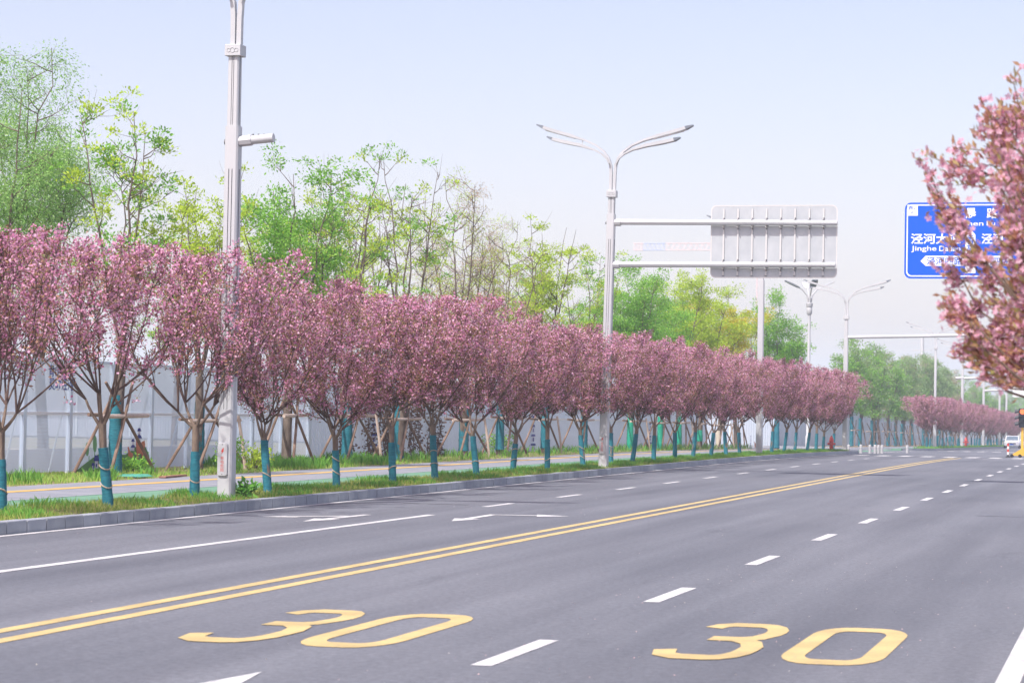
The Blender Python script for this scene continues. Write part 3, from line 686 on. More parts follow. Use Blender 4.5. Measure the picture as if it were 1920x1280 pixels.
# ------------------------------------------------------------------ plants: generators
def bez(p0, p1, p2, n):
    p0, p1, p2 = (np.asarray(p, float) for p in (p0, p1, p2)); t = np.linspace(0, 1, n)[:, None]
    return (1-t)**2*p0 + 2*t*(1-t)*p1 + t**2*p2
def unit(v): return v / (np.linalg.norm(v, axis=-1, keepdims=True) + 1e-9)
def diamonds(C, size, aspect, rng, up=0.0, fold=False, dirs=None):
    """small leaf faces at the points C: length size, width size*aspect, free orientation (pulled upward by up)"""
    n = len(C); u = rng.standard_normal((n, 3)) if dirs is None else dirs + 0.45*rng.standard_normal((n, 3))
    u[:, 2] += up; u = unit(u)
    v = unit(np.cross(u, rng.standard_normal((n, 3))))
    s = (size * (0.7 + 0.6 * rng.random(n)))[:, None]
    w = np.cross(u, v)
    V = np.stack([C - u*s*0.1, C + u*s*0.42 + v*s*aspect*0.5 + w*s*0.10, C + u*s*0.9, C + u*s*0.42 - v*s*aspect*0.5 + w*s*0.10], 1).reshape(-1, 3)
    return V, np.arange(4*n).reshape(n, 4)

def crabapple(seed, R=2.0, top=4.02, sparse=1.0, leafy=0):
    rng = np.random.default_rng(seed); bark, twig = MB(), MB(); pts = []
    fz = 1.0 + 0.28 * rng.random(); lean = rng.normal(0, 0.05, 2)
    tr = [(0, 0, -0.15), (lean[0]*0.3, lean[1]*0.3, 0.4), (lean[0], lean[1], 0.9), (lean[0]*1.2, lean[1]*1.2, fz)]
    bark.tube(tr, [0.078, 0.066, 0.058, 0.062], 9)
    f = np.array(tr[-1]); nodes = []
    npri = 4 + seed % 2
    for i in range(npri):
        az = 2*math.pi*(i + rng.uniform(-0.3, 0.3))/npri; rr = rng.uniform(0.08, 0.30)*R/2; nd = f + np.array([math.cos(az)*rr, math.sin(az)*rr, rng.uniform(0.12, 0.48)])
        bark.tube(bez(f - np.array([0, 0, 0.06]), f + (nd-f)*np.array([0.65, 0.65, 0.35]), nd, 5), [0.036, 0.029, 0.024, 0.021, 0.018], 7); nodes.append((nd, az))
    nb = 18
    for i in range(nb):
        nd, az0 = nodes[i % npri]; az = az0 + rng.normal(0, 0.55); inner = rng.random() < 0.33
        r = R * (rng.uniform(0.12, 0.5) if inner else rng.uniform(0.62, 1.0)); d = np.array([math.cos(az), math.sin(az), 0])
        p2 = f + d*r; p2[2] = top * rng.uniform(0.92, 1.0) - 0.05*(r/R)**2
        p1 = nd + (p2 - nd)*np.array([0.62, 0.62, 0.30]) + rng.normal(0, 0.07, 3)
        P = bez(nd, p1, p2, 9) + rng.normal(0, 0.035, (9, 3)) * np.linspace(0, 1, 9)[:, None]
        rad = np.linspace(0.017, 0.004, 9); twig.tube(P, rad, 6)
        for k in range(8):
            t = rng.uniform(0.06 if leafy else 0.18, 0.97); j = int(t*8); q0 = P[j]*(1-(t*8-j)) + P[min(j+1, 8)]*(t*8-j)
            tang = unit(P[min(j+1, 8)] - P[max(j-1, 0)]); dv = unit(tang*0.8 + unit(rng.standard_normal(3))*0.75 + np.array([0, 0, 0.45]))
            ln = rng.uniform(0.45, 1.0) * (1.0 - 0.35*t); q2 = q0 + dv*ln; q2[2] = min(q2[2], top*rng.uniform(0.975, 1.01))
            Q = bez(q0, q0 + dv*ln*0.5 + rng.normal(0, 0.05, 3), q2, 6); twig.tube(Q, np.linspace(0.010, 0.003, 6), 4, False)
            for _ in range(int(12 * sparse)):
                s = rng.random()**0.8; jj = min(int(s*5), 4); pts.append(Q[jj]*(1-(s*5-jj)) + Q[jj+1]*(s*5-jj))
            for _ in range(2):
                s = rng.uniform(0.2, 0.9); jj = int(s*5); b0 = Q[jj]; dd = unit(dv + rng.standard_normal(3)*0.8 + np.array([0, 0, 0.3])); l2 = rng.uniform(0.2, 0.45)
                e = b0 + dd*l2; e[2] = min(e[2], top*1.01); twig.tube([b0, (b0+e)/2 + rng.normal(0, 0.015, 3), e], [0.005, 0.004, 0.002], 3, False)
                for s in rng.random(int(6*sparse)): pts.append(b0 + (e-b0)*s)
        for s in rng.uniform(0.15 if leafy else 0.3, 1.0, int(18*sparse)):
            j = int(s*8); pts.append(P[min(j, 8)]*(1-(s*8-j)) + P[min(j+1, 8)]*(s*8-j))
    for _ in range(int(520*sparse)):                                    # shoots that close the clipped top
        r = R*math.sqrt(rng.random())*0.98; a_ = rng.uniform(0, 6.28); z = top*rng.uniform(0.74, 1.0) - 0.10*(r/R)**2
        pts.append(np.array([f[0] + r*math.cos(a_), f[1] + r*math.sin(a_), z]))
    C = np.array(pts); h = np.clip((C[:, 2]-1.45)/2.3, 0, 1)             # flowers crowd towards the top
    C = C[rng.random(len(C)) < (0.6 + 0.4*h if leafy else 0.45 + 0.55*h)]
    mood = np.sin(C[:, 0]*5.1 + seed) * np.sin(C[:, 1]*4.3 + 2) * np.sin(C[:, 2]*5.7 + 1) + 0.35*rng.standard_normal(len(C))
    nf = np.where(mood > 0.05, 9, np.where(mood > -0.35, 6, 3)); nl = np.where(mood > 0.05, 4, np.where(mood > -0.35, 7, 9))
    nf = nf + np.where(C[:, 2] > top*0.93, 3, 0)
    if leafy: nf = np.maximum(nf - 1, 1); nl = nl + 1
    fl = np.repeat(C, nf, 0); fl = fl + rng.normal(0, 0.042, fl.shape); fl[:, 2] = np.minimum(fl[:, 2], top + 0.10)
    lf = np.repeat(C, nl, 0); lf = lf + rng.normal(0, 0.058, lf.shape)
    a = diamonds(fl, 0.043, 0.95, rng, 0.2); b = diamonds(lf, 0.056, 0.42, rng, 0.25)
    return dict(trunk=bark.mesh('trunk', BARKP, True, False), twigs=twig.mesh('twigs', TWIG, False, False),
                blossom=np_mesh('blossom', *a, PINK), foliage=np_mesh('foliage', *b, BRONZE), lean=lean)
def wrap_mesh(seed, r0, r1, z0, z1, m, lean=(0, 0), n=14):
    rng = np.random.default_rng(seed); mb = MB(); P, Rr = [], []
    for i in range(n):
        t = i/(n-1); z = z0 + (z1-z0)*t; P.append((lean[0]*min(1, z/0.9), lean[1]*min(1, z/0.9), z)); Rr.append((r0 + (r1-r0)*t) * (1 + rng.uniform(-0.05, 0.06)))
    mb.tube(P, Rr, 10); return mb.mesh('trunk_wrap', m, True)
def tie_mesh(r, z, m, lean=(0, 0)):
    mb = MB(); mb.tube([(lean[0]*min(1, z/.9) + r*math.cos(a), lean[1]*min(1, z/.9) + r*math.sin(a), z + 0.05*math.sin(a)) for a in [2*math.pi*i/12 for i in range(13)]], 0.012, 4); return mb.mesh('tie', m)

CRAB = [crabapple(100 + i, R=2.0 + 0.08*(i % 3), sparse=(0.38, 0.46, 0.66, 0.80, 0.90, 0.84)[i], leafy=i >= 2) for i in range(6)]
for i, c in enumerate(CRAB):
    c['wrap'] = wrap_mesh(i, 0.086, 0.074, -0.1, 0.80 + 0.1*(i % 3), WRAP, c['lean'])
    c['tie'] = [tie_mesh(0.084, z, TIE, c['lean']) for z in (0.34, 0.62)]
def place_crab(k, loc, rz, sc_, label, group, tie=False):
    c = CRAB[k]; t = empty('blossom_tree', loc, rz); t.scale = (sc_, sc_, sc_)
    link('trunk', c['trunk'], t); tag(link('twigs', c['twigs'], t), kind='stuff'); wp = link('trunk_wrap', c['wrap'], t)
    if tie:
        for m in c['tie'][:1 + k % 2]: link('tie', m, wp)
    tag(link('blossom', c['blossom'], t), kind='stuff'); tag(link('foliage', c['foliage'], t), kind='stuff')
    return tag(t, label, 'tree', group)
ORD = ['first','second','third','fourth','fifth','sixth','seventh','eighth','ninth','tenth','eleventh','twelfth','thirteenth','fourteenth','fifteenth','sixteenth','seventeenth','eighteenth','nineteenth','twentieth']
def ordinal(n): return ORD[n-1] if n <= 20 else {2: 'twenty-', 3: 'thirty-', 4: 'forty-'}[n//10] + ORD[n % 10 - 1] if n % 10 else {3: 'thirtieth', 4: 'fortieth', 5: 'fiftieth'}[n//10]
ROW_PX = [5, 208, 364, 511, 630, 736, 817, 899, 967, 1030, 1092, 1144, 1183, 1225, 1267, 1298, 1331, 1364, 1390, 1421, 1445, 1469, 1489, 1510, 1529, 1545, 1564]
rt = np.random.default_rng(11)
TX = -15.72
for i, px in enumerate(ROW_PX):
    Y = at_X(px, 850, TX).y
    k = [0, 1, 0, 2, 3, 4, 5, 2, 3, 4, 5][i] if i < 11 else int(rt.integers(2, 6))
    lb = f'pink blossoming tree with teal wrapped trunk, {ordinal(i+1)} from the left in the kerbside row'
    if i == 0: lb = 'leftmost pink blossoming tree, cut by the left edge of the picture'
    if i == 26: lb = 'last pink blossoming tree before the side road, beside the hydrant'
    place_crab(k, (TX + rt.normal(0, 0.04), Y, zr(Y) + 0.12), rt.uniform(0, 6.28), rt.uniform(0.96, 1.05), lb, 'pink blossom trees in the kerbside row', tie=i < 12)
n = 0
Y = 193.0
while Y < 345:
    n += 1
    place_crab(int(rt.integers(2, 6)), (TX + rt.normal(0, 0.05), Y, zr(Y) + 0.12), rt.uniform(0, 6.28), rt.uniform(0.95, 1.05),
               f'hazy pink tree beyond the side road, {ordinal(n)} of the far row from its left end', 'pink blossom trees in the far row')
    Y += 4.3

# foreground tree at the right edge: flowers with five petals, larger leaves
def flowers(C, size, rng):
    n = len(C); ax_ = unit(rng.standard_normal((n, 3)) + np.array([0, -0.3, 0.25])); u = unit(np.cross(ax_, rng.standard_normal((n, 3)))); v = np.cross(ax_, u)
    Vs = []
    for k in range(5):
        a = 2*math.pi*k/5; d = u*math.cos(a) + v*math.sin(a); e = -u*math.sin(a) + v*math.cos(a); s = (size*(0.8 + 0.4*rng.random(n)))[:, None]
        Vs.append(np.stack([C, C + d*s*0.55 + e*s*0.33 + ax_*s*0.22, C + d*s + ax_*s*0.30, C + d*s*0.55 - e*s*0.33 + ax_*s*0.22], 1))
    V = np.concatenate(Vs, 1).reshape(-1, 3); return V, np.arange(len(V)).reshape(-1, 4)
PINKN = leaf_mat('near_petals', [(0.62, 0.24, 0.38), (0.80, 0.46, 0.58), (0.86, 0.58, 0.68), (0.72, 0.34, 0.46), (0.88, 0.66, 0.74)], 0.5)
BRONZEN = leaf_mat('near_bronze_leaves', [(0.4, 0.18, 0.12), (0.52, 0.34, 0.18), (0.58, 0.26, 0.2), (0.4, 0.38, 0.13), (0.62, 0.42, 0.3)], 0.5)
def near_tree(seed, base, tips, label, dens=1.0):
    rng = np.random.default_rng(seed); bark, twig = MB(), MB(); pts = []
    t = empty('blossom_tree', base); f = np.array([0, 0, 1.25])
    bark.tube([(0, 0, -0.15), (0.01, 0, 0.6), (0, 0, 1.3)], [0.08, 0.07, 0.07], 10)
    for tip, sprig in tips:
        p2 = np.array(tip) - np.array(base); d = p2 - f; p1 = f + (np.array([d[0]*0.36, d[1]*0.36, d[2]*0.86]) if sprig == 0.74 else np.array([d[0]*0.62, d[1]*0.62, d[2]*0.35]))
        P = bez(f, p1, p2, 14) + rng.normal(0, 0.018, (14, 3))*np.linspace(0, 1, 14)[:, None]; bark.tube(P, np.linspace(0.024, 0.003, 14), 6)
        s0 = sprig if sprig else 0.42; few = s0 > 0.78; pts += [P[-1], P[-1], P[-2]]
        for k in range(3 if few else 7):
            s = rng.uniform(s0, 0.98); j = min(int(s*13), 12); q0 = P[j]; dv = unit(unit(P[j+1]-P[j])*0.7 + unit(rng.standard_normal(3))*0.8 + np.array([0, 0, 0.2])); ln = rng.uniform(0.06, 0.15) if few else rng.uniform(0.10, 0.26)
            q2 = q0 + dv*ln; Q = bez(q0, q0 + dv*ln*0.5 + rng.normal(0, 0.02, 3), q2, 5); twig.tube(Q, np.linspace(0.005, 0.0015, 5), 4, False)
            for s in rng.uniform(0.3, 1, int((6 if few else 6)*dens)): pts.append(q0 + (q2-q0)*s)
        for s in rng.uniform(max(s0, 0.5), 1, int((7 if few else 8)*dens)): j = min(int(s*13), 12); pts.append(P[j] + (P[j+1]-P[j])*(s*13-j))
    C = np.array(pts); mood = rng.random(len(C))
    fl = np.repeat(C, np.where(mood > 0.35, 4, 1), 0); fl = fl + rng.normal(0, 0.028, fl.shape)
    lf = np.repeat(C, np.where(mood > 0.35, 2, 5), 0); lf = lf + rng.normal(0, 0.024, lf.shape)
    out = unit(lf - np.array([0, 0, 1.4])); out[:, 2] += 0.1
    a = flowers(fl, 0.022, rng); b = diamonds(lf, 0.052, 0.40, rng, 0.1, dirs=out)
    link('trunk', bark.mesh('trunk', BARKP, True, False), t); tag(link('twigs', twig.mesh('twigs', TWIG, False, False), t), kind='stuff')
    tag(link('blossom', np_mesh('blossom', *a, PINKN), t), kind='stuff'); tag(link('foliage', np_mesh('foliage', *b, BRONZEN), t), kind='stuff')
    link('trunk_wrap', wrap_mesh(seed, 0.09, 0.078, -0.1, 0.9, WRAP), t)
    return tag(t, label, 'tree', 'pink blossom trees along the right kerb')
rf = np.random.default_rng(5)
FY = 14.0
full_t = ((1746, 300), (1800, 275), (1835, 255), (1852, 212), (1880, 205), (1905, 165), (1935, 140), (1868, 300), (1862, 340), (1885, 380), (1905, 330), (1862, 420), (1890, 450), (1865, 495), (1915, 480), (1910, 250),
          (1890, 540), (1868, 585), (1905, 600), (1915, 560), (1950, 300), (1960, 450), (1970, 600), (1925, 390), (1895, 500), (1880, 320), (1900, 420), (1930, 520), (1870, 250), (1940, 230), (1845, 560), (1828, 540))
sprigs = ((1855, 640), (1890, 650), (1788, 392), (1790, 455), (1772, 490), (1780, 560), (1768, 575), (1800, 590), (1830, 610), (1815, 640), (1838, 672), (1862, 680), (1805, 665), (1728, 298), (1735, 325), (1848, 190), (1890, 160))
tips = [(at_Y(px + (16 if 330 < py < 620 else 6), py, FY + rf.uniform(-0.7, 0.7)), 0.74 if px < 1860 and py < 330 else (0.8 if px < 1850 else 0.45)) for px, py in full_t] + [(at_Y(px, py, FY + rf.uniform(-0.5, 0.5)), 0.84) for px, py in sprigs]
tips += [(at_Y(rf.uniform(1872, 1965), rf.uniform(300, 600), FY + rf.uniform(-0.8, 0.8)), 0.5) for _ in range(30)]
tips += [(Vector((0.6 + 1.5*math.cos(a), FY + 1.5*math.sin(a), rf.uniform(3.0, 4.3))), False) for a in np.linspace(-2.0, 2.0, 8)] + [(Vector((0.6, FY, 4.4)), False), (Vector((0.3, FY + 0.3, 4.3)), False)]
near_tree(41, (0.60, FY, 0.12), tips, 'blurred pink blossoming tree reaching in from the right edge', 0.95)
tips2 = [(Vector((0.7 + r*math.cos(a), 18.4 + r*math.sin(a), z)), False) for a, r, z in zip(rf.uniform(0, 6.28, 26), rf.uniform(0.3, 1.2, 26), rf.uniform(2.6, 4.2, 26))]
near_tree(42, (0.70, 18.4, 0.12), tips2, 'pink blossoming tree hidden behind the blurred one at the right edge', 0.7)

# ------------------------------------------------------------------ taller trees
def tall_tree(seed, H, leafm, tufts=1.0, tuft_n=14, tuft_r=0.22, leaf=0.10, aspect=0.42, spread=1.9, fork=2.6, nl=5, droop=0.0, second=None, r0=0.15, upright=0.5, low=0.25):
    rng = np.random.default_rng(seed); wood = MB(); ends = []; f = np.array([rng.normal(0, 0.1), rng.normal(0, 0.1), fork])
    wood.tube([(0, 0, -0.2), (f[0]*0.3, f[1]*0.3, fork*0.4), f], [r0*1.1, r0*0.95, r0*0.85], 9)
    for i in range(nl):
        az = 2*math.pi*(i + rng.uniform(-0.3, 0.3))/nl; d = np.array([math.cos(az), math.sin(az), 0]); r = spread*rng.uniform(0.35, 1.0)
        p2 = f + d*r; p2[2] = H*(rng.uniform(0.78, 1.0) if i else 1.0); zl = p2[2] - fork
        P = bez(f - np.array([0, 0, 0.1]), f + d*r*0.55 + np.array([0, 0, zl*0.45]), p2, 12) + rng.normal(0, 0.07, (12, 3))*np.linspace(0, 1, 12)[:, None]
        wood.tube(P, np.linspace(r0*0.66, 0.08, 12)**1.0*np.linspace(0.62, 0.10, 12), 6)
        for k in range(12):
            s = rng.uniform(low, 0.97); j = min(int(s*11), 10); q0 = P[j] + (P[j+1]-P[j])*(s*11-j); az2 = rng.uniform(0, 6.28)
            dv = unit(np.array([math.cos(az2), math.sin(az2), rng.uniform(0.4, 1.3)*upright*2])); ln = rng.uniform(0.8, 2.0)*(1.15 - 0.65*s)*spread/1.9
            q2 = q0 + dv*ln; Q = bez(q0, q0 + dv*ln*0.5 + np.array([0, 0, -0.10*ln]), q2, 6) + rng.normal(0, 0.03, (6, 3))*np.linspace(0, 1, 6)[:, None]
            wood.tube(Q, np.linspace(0.017, 0.005, 6), 4, False); ends.append(q2); ends.append(Q[3])
            for m in range(4):
                b0 = Q[rng.integers(2, 6)]; dd = unit(dv + rng.standard_normal(3)*0.7 + np.array([0, 0, 0.35])); e = b0 + dd*rng.uniform(0.3, 0.8)
                wood.tube([b0, (b0+e)/2 + rng.normal(0, 0.03, 3), e], [0.007, 0.005, 0.0025], 3, False); ends.append(e); ends.append((b0+e)/2)
        ends.append(P[-1])
    E_ = np.array(ends); E_ = E_[rng.random(len(E_)) < tufts]
    C = np.repeat(E_, tuft_n, 0); off = rng.normal(0, 1, C.shape)*np.array([1, 1, 0.55])*tuft_r
    if droop: off[:, 2] -= np.abs(rng.normal(0, droop, len(C)))
    C = C + off; dirs = unit(off + np.array([0, 0, 0.1 - droop]))
    a = diamonds(C, leaf, aspect, rng, -droop*0.6, dirs=dirs)
    out = dict(wood=wood.mesh('trunk', BARK, True, False))
    if second is None: out['crown'] = [np_mesh('crown', *a, leafm)]
    else:
        msk = np.repeat(rng.random(len(E_)) < 0.5, tuft_n)
        def sub(mk, m_): V = a[0].reshape(-1, 4, 3)[mk].reshape(-1, 3); return np_mesh('crown', V, np.arange(len(V)).reshape(-1, 4), m_)
        out['crown'] = [sub(msk, leafm), sub(~msk, second)]
    return out
TALL = dict(
    feath=[tall_tree(201, 10.3, FEATH, 0.55, 84, 0.23, 0.075, 0.36, 2.1, 2.8, 5, 0.12), tall_tree(202, 10.0, FEATH, 0.55, 84, 0.23, 0.075, 0.36, 2.0, 2.6, 5, 0.15)],
    lime=[tall_tree(211, 9.2, LIMEL, 0.24, 46, 0.12, 0.10, 0.5, 1.5, 3.2, 4, second=FRESH), tall_tree(212, 9.6, LIMEL, 0.24, 46, 0.12, 0.10, 0.5, 1.5, 3.0, 5)],
    fresh=[tall_tree(221, 9.0, FRESH, 0.32, 64, 0.16, 0.10, 0.5, 1.6, 2.8, 5, 0.05), tall_tree(222, 9.5, FRESH, 0.28, 54, 0.15, 0.10, 0.5, 1.9, 2.6, 5, second=LIMEL)],
    bare=[tall_tree(231, 10.0, LIMEL, 0.15, 36, 0.12, 0.10, 0.5, 1.6, 2.4, 6, second=FRESH), tall_tree(232, 9.7, BROWNL, 0.24, 44, 0.15, 0.065, 0.42, 1.8, 2.3, 6, second=LIMEL)],
    gold=[tall_tree(241, 9.0, GOLD, 0.42, 50, 0.18, 0.12, 0.5, 1.8, 2.8, 5, second=LIMEL)],
    green=[tall_tree(251, 9.2, FRESH, 0.44, 56, 0.19, 0.115, 0.5, 2.0, 2.8, 6, 0.05), tall_tree(252, 9.4, LIMEL, 0.42, 52, 0.19, 0.115, 0.5, 1.8, 2.8, 6)],
    far=[tall_tree(261, 10.0, PALEG, 0.45, 40, 0.25, 0.17, 0.5, 1.7, 2.3, 6, low=0.08), tall_tree(262, 9.4, PALEG, 0.42, 36, 0.24, 0.17, 0.5, 1.6, 2.3, 5, second=FRESH, low=0.08), tall_tree(263, 10.2, BROWNL, 0.30, 26, 0.22, 0.13, 0.42, 1.5, 2.2, 6, second=PALEG, low=0.08)])
WRAPS = {'teal': [wrap_mesh(50 + i, 0.185, 0.155, 0.02 + 0.22*i, 2.05 + 0.15*i, WRAP, n=22) for i in range(2)], 'green': [wrap_mesh(60 + i, 0.185, 0.155, 0.25*i + 0.02, 1.9, WRAPG, n=20) for i in range(2)],
         'half': [wrap_mesh(65, 0.18, 0.17, 0.45, 1.1, WRAPG, n=10)], 'lime': [wrap_mesh(70, 0.175, 0.172, 0.0, 1.1, LIME, n=6)], 'tall': [wrap_mesh(72, 0.185, 0.15, 0.05, 2.6, WRAP, n=16)]}
rtt = np.random.default_rng(21)
def place_tall(style, v, X, Y, label, group, wrap=None, sc_=1.0, rz=None, z=None):
    T = TALL[style][v % len(TALL[style])]
    t = empty('tall_tree', (X, Y, (zr(Y) + 0.12) if z is None else z), rtt.uniform(0, 6.28) if rz is None else rz); sc_ *= 0.92; t.scale = (sc_,)*3
    link('trunk', T['wood'], t)
    for m in T['crown']: tag(link('crown', m, t), kind='stuff')
    if wrap: link('trunk_wrap', WRAPS[wrap][v % len(WRAPS[wrap])], t)
    return tag(t, label, 'tree', group)
G1 = 'tall trees between the footway and hoarding'
BX = -22.6
rows = [(213, 'lime', 0, 'teal', 0.98, 'sparse tall tree with a clear fork, right of the feathery trees'),
        (385, 'lime', 1, 'teal', 0.86, 'yellow-green tall tree with teal wrapped trunk behind the nearest street lamp'),
        (537, 'fresh', 0, None, 1.0, 'bright green tall tree with bare brown trunk right of the nearest lamp'),
        (655, 'bare', 0, 'teal', 1.0, 'thinly leafed tall tree with teal wrap left of the dead vines'),
        (748, 'bare', 2, 'teal', 1.04, 'thinly leafed tall tree with teal wrap among the dead vines'),
        (866, 'bare', 1, 'teal', 1.08, 'tall tree with brownish tufts and teal wrap right of the dead vines'),
        (945, 'bare', 3, 'teal', 0.98, 'brown tufted tall tree with teal wrap, second right of the dead vines'),
        (1014, 'lime', 1, 'teal', 1.04, 'sparse green tall tree with teal wrap, third right of the dead vines'),
        (1085, 'fresh', 1, 'teal', 0.94, 'leafy tall tree with teal wrap left of the sign carrying lamp'),
        (1185, 'green', 0, 'green', 1.0, 'dense green tall tree with bright green wrap, first right of the sign lamp'),
        (1235, 'green', 0, 'green', 0.94, 'tall tree with bright green wrap, second right of the sign lamp'),
        (1275, 'green', 1, 'green', 0.98, 'lime green tall tree with bright green wrap, third right of the sign lamp'),
        (1312, 'green', 1, 'half', 1.0, 'lime green tall tree with a short green band round its trunk'),
        (1346, 'gold', 0, 'lime', 1.0, 'yellow leafed tall tree with whitewashed trunk foot'),
        (1383, 'gold', 0, None, 0.97, 'yellow-green tall tree right of the whitewashed one')]
supports = []
for px, st_, v, wr, s_, lb in rows:
    Y = at_X(px, 850, BX).y; place_tall(st_, v, BX + rtt.normal(0, 0.1), Y, lb, G1, wr, s_); supports.append((BX, Y, lb))
v_ = at_Y(1458, 700, 150.0); place_tall('green', 0, v_.x, 150.0, 'last green tall tree standing right of the yellow tree', G1, 'teal', 1.08)
G2 = 'trees rising behind the hoarding'
for px, X, st_, v, s_, lb in ((-30, -27, 'feath', 0, 1.12, 'feathery pale green tree cut by the left edge of the picture'), (84, -27, 'feath', 1, 1.10, 'tall feathery pale green tree at upper left'),
        (325, -28, 'lime', 0, 0.80, 'low lime green tree behind hoarding left of nearest lamp'),
        (505, -30, 'lime', 1, 1.05, 'lime tree behind hoarding above the fourth blossom tree'),
        (600, -28, 'lime', 1, 1.08, 'sparse lime tree behind hoarding above the fifth blossom tree'), (700, -28.5, 'bare', 2, 1.1, 'bare branched tree behind hoarding above the sixth blossom tree'), (800, -28, 'bare', 1, 0.98, 'brownish tree behind hoarding above the seventh blossom tree'),
        (905, -29, 'bare', 1, 1.1, 'brownish tree behind hoarding above the eighth blossom tree'), (975, -29, 'lime', 0, 1.05, 'lime tree behind hoarding above the ninth blossom tree'), (1055, -28, 'fresh', 1, 0.95, 'green tree behind hoarding left of the sign lamp'),
        (1120, -28.5, 'green', 0, 0.98, 'dense green tree behind hoarding, hidden by the sign lamp'), (1215, -29, 'fresh', 1, 1.1, 'green tree behind hoarding, first right of sign lamp'), (1290, -30, 'green', 1, 1.08, 'lime tree behind hoarding below the sign back')):
    Y = at_X(px, 800, X).y; place_tall(st_, v, X, Y, lb, G2, None, s_, z=zr(Y) - 0.05)
Y = 203.0; n = 0
while Y < 320:
    n += 1; place_tall('far', int(rtt.integers(0, 3)), BX + rtt.normal(0, 0.25), Y, f'hazy staked tree beyond the side road, {ordinal(n)} from the left', 'staked trees beyond the side road', 'tall' if n % 5 else None, rtt.uniform(0.92, 1.08)); supports.append((BX, Y, None)); Y += rtt.uniform(5.2, 7.0)
n = 0
for Y, X in [(330 + 13*i, -23 - 4*(i % 3) + (i % 2)) for i in range(22)]:
    n += 1; place_tall('far', n, X, Y, f'faint tree in the farthest hazy belt, {ordinal(n)} from its near end', 'farthest hazy trees', None, 1.0 + 0.15*rtt.random(), z=zr(Y))

# wooden supports round the trunks
def bar(p, q, r, m): b = MB(); b.tube([p, (Vector(p)+Vector(q))/2 + Vector((0.01, 0.015, 0)), q], [r, r*0.95, r*0.85], 7); return b.mesh('stake', m, True)
STK = [bar((0.55, -1.45, -0.05), (0.12, 0.75, 2.1), 0.042, WOOD), bar((0.5, 1.45, -0.05), (0.1, -0.75, 2.05), 0.040, WOOD), bar((-0.6, -1.0, -0.05), (-0.1, 0.25, 1.9), 0.04, WOOD), bar((0.62, 1.0, -0.05), (0.42, 0.92, 1.45), 0.045, WOODL)]
RAIL = [bar((0.24, -1.3, 1.30), (0.26, 1.35, 1.33), 0.05, WOODL), bar((-0.22, -0.95, 1.34), (-0.2, 1.0, 1.30), 0.04, WOOD)]
rs = np.random.default_rng(31)
for i, (X, Y, lb) in enumerate(supports):
    t = empty('tree_support', (X, Y, zr(Y) + 0.12), rs.normal(0, 0.10)); t.scale = (1, rs.uniform(0.9, 1.12), rs.uniform(0.96, 1.08))
    for m in STK[:3 + (i % 2)] if lb else STK[:2]: link('stake', m, t)
    for m in RAIL if lb else RAIL[:1]: link('rail', m, t)
    tag(t, f'wooden stakes and rail propping a tall trunk, {ordinal(i+1)} set from the left' if lb else f'thin stakes of a hazy tree beyond the side road, {ordinal(i - len(rows) + 1)} from the left', 'tree support', 'wooden tree supports')

# ------------------------------------------------------------------ hoarding along the back
FX = -24.0
mf = empty('mesh_fence', (FX, 40.0, 0.12)); tag(mf, 'pale blue perforated metal fence with grey upper sheets and mural', 'fence')
PW = 2.42; NP = 12
low_me = MB().add([(0, 0.06, 0.06), (0, PW-0.06, 0.06), (0, PW-0.06, 1.36), (0, 0.06, 1.36)], [(0, 1, 2, 3)]).mesh('perforated_panel', PERF, fix=False)
up_me = MB().add([(0, 0.06, 1.44), (0, PW-0.06, 1.44), (0, PW-0.06, 2.60), (0, 0.06, 2.60)], [(0, 1, 2, 3)]).mesh('upper_sheet', SHEET, fix=False)
post_me = MB().box(-0.05, 0.05, -0.07, 0.07, -0.1, 2.68).mesh('post', STEELB)
rail_me = MB().box(-0.02, 0.04, 0.071, PW-0.071, 1.362, 1.436).mesh('rail', RAILW)
trail_me = MB().box(-0.02, 0.03, 0.071, PW-0.071, 2.60, 2.66).mesh('rail', STEELB)
brace_me = MB().tube([(-0.08, 0.2, 2.3), (-1.1, 1.3, 0.0)], 0.025, 6).mesh('brace', STEELB)
for i in range(-7, NP):
    for nm, me in (('perforated_panel', low_me), ('upper_sheet', up_me), ('post', post_me), ('rail', rail_me), ('rail', trail_me), ('brace', brace_me)): link(nm, me, mf, (0, i*PW, 0))
link('post', post_me, mf, (0, NP*PW, 0))
lw = MB(); strip(lw, -26.4, -26.2, 20, 70, 0.62, 0.8); tag(lw.build('low_wall', mat('pale_brown_render', (0.52, 0.45, 0.42), (0.60, 0.53, 0.50), 1.2, 0.9, coord='World')), 'low brown wall seen through the perforated fence', 'wall')
HY0 = 40.0 + NP*PW + 0.1
hf = empty('hoarding', (FX, HY0, 0.12)); tag(hf, 'long hoarding of pale corrugated sheets behind the staked trees', 'fence')
c = MB(); prof = []
for k in range(5):
    y = 0.18*k; prof += [(0.0, y), (0.0, y+0.075), (0.035, y+0.095), (0.035, y+0.155)]
prof.append((0.0, 0.9 - 0.004))
vs = [(x, y, z) for x, y in prof for z in (0.02, 2.62)]
c.add(vs, [(2*i, 2*i+2, 2*i+3, 2*i+1) for i in range(len(prof)-1)]); cor_me = c.mesh('corrugated_sheet', HOARD, fix=False)
y = 0.0; k = 0
while HY0 + y < 139:
    o = link('corrugated_sheet', cor_me, hf, (rk.normal(0, 0.006), y, zr(HY0 + y) + rk.normal(0, 0.01))); y += 0.9
hr = MB(); strip(hr, 0.05, 0.10, 0, 139 - HY0, 1.42, 0.07)
for i, v in enumerate(hr.v): hr.v[i] = (v[0], v[1], v[2] - zr(v[1]) + zr(v[1] + HY0))
hr.build('rail', RAILW, hf)
fh = MB(); ysf = ysamples(182, 560, 6)
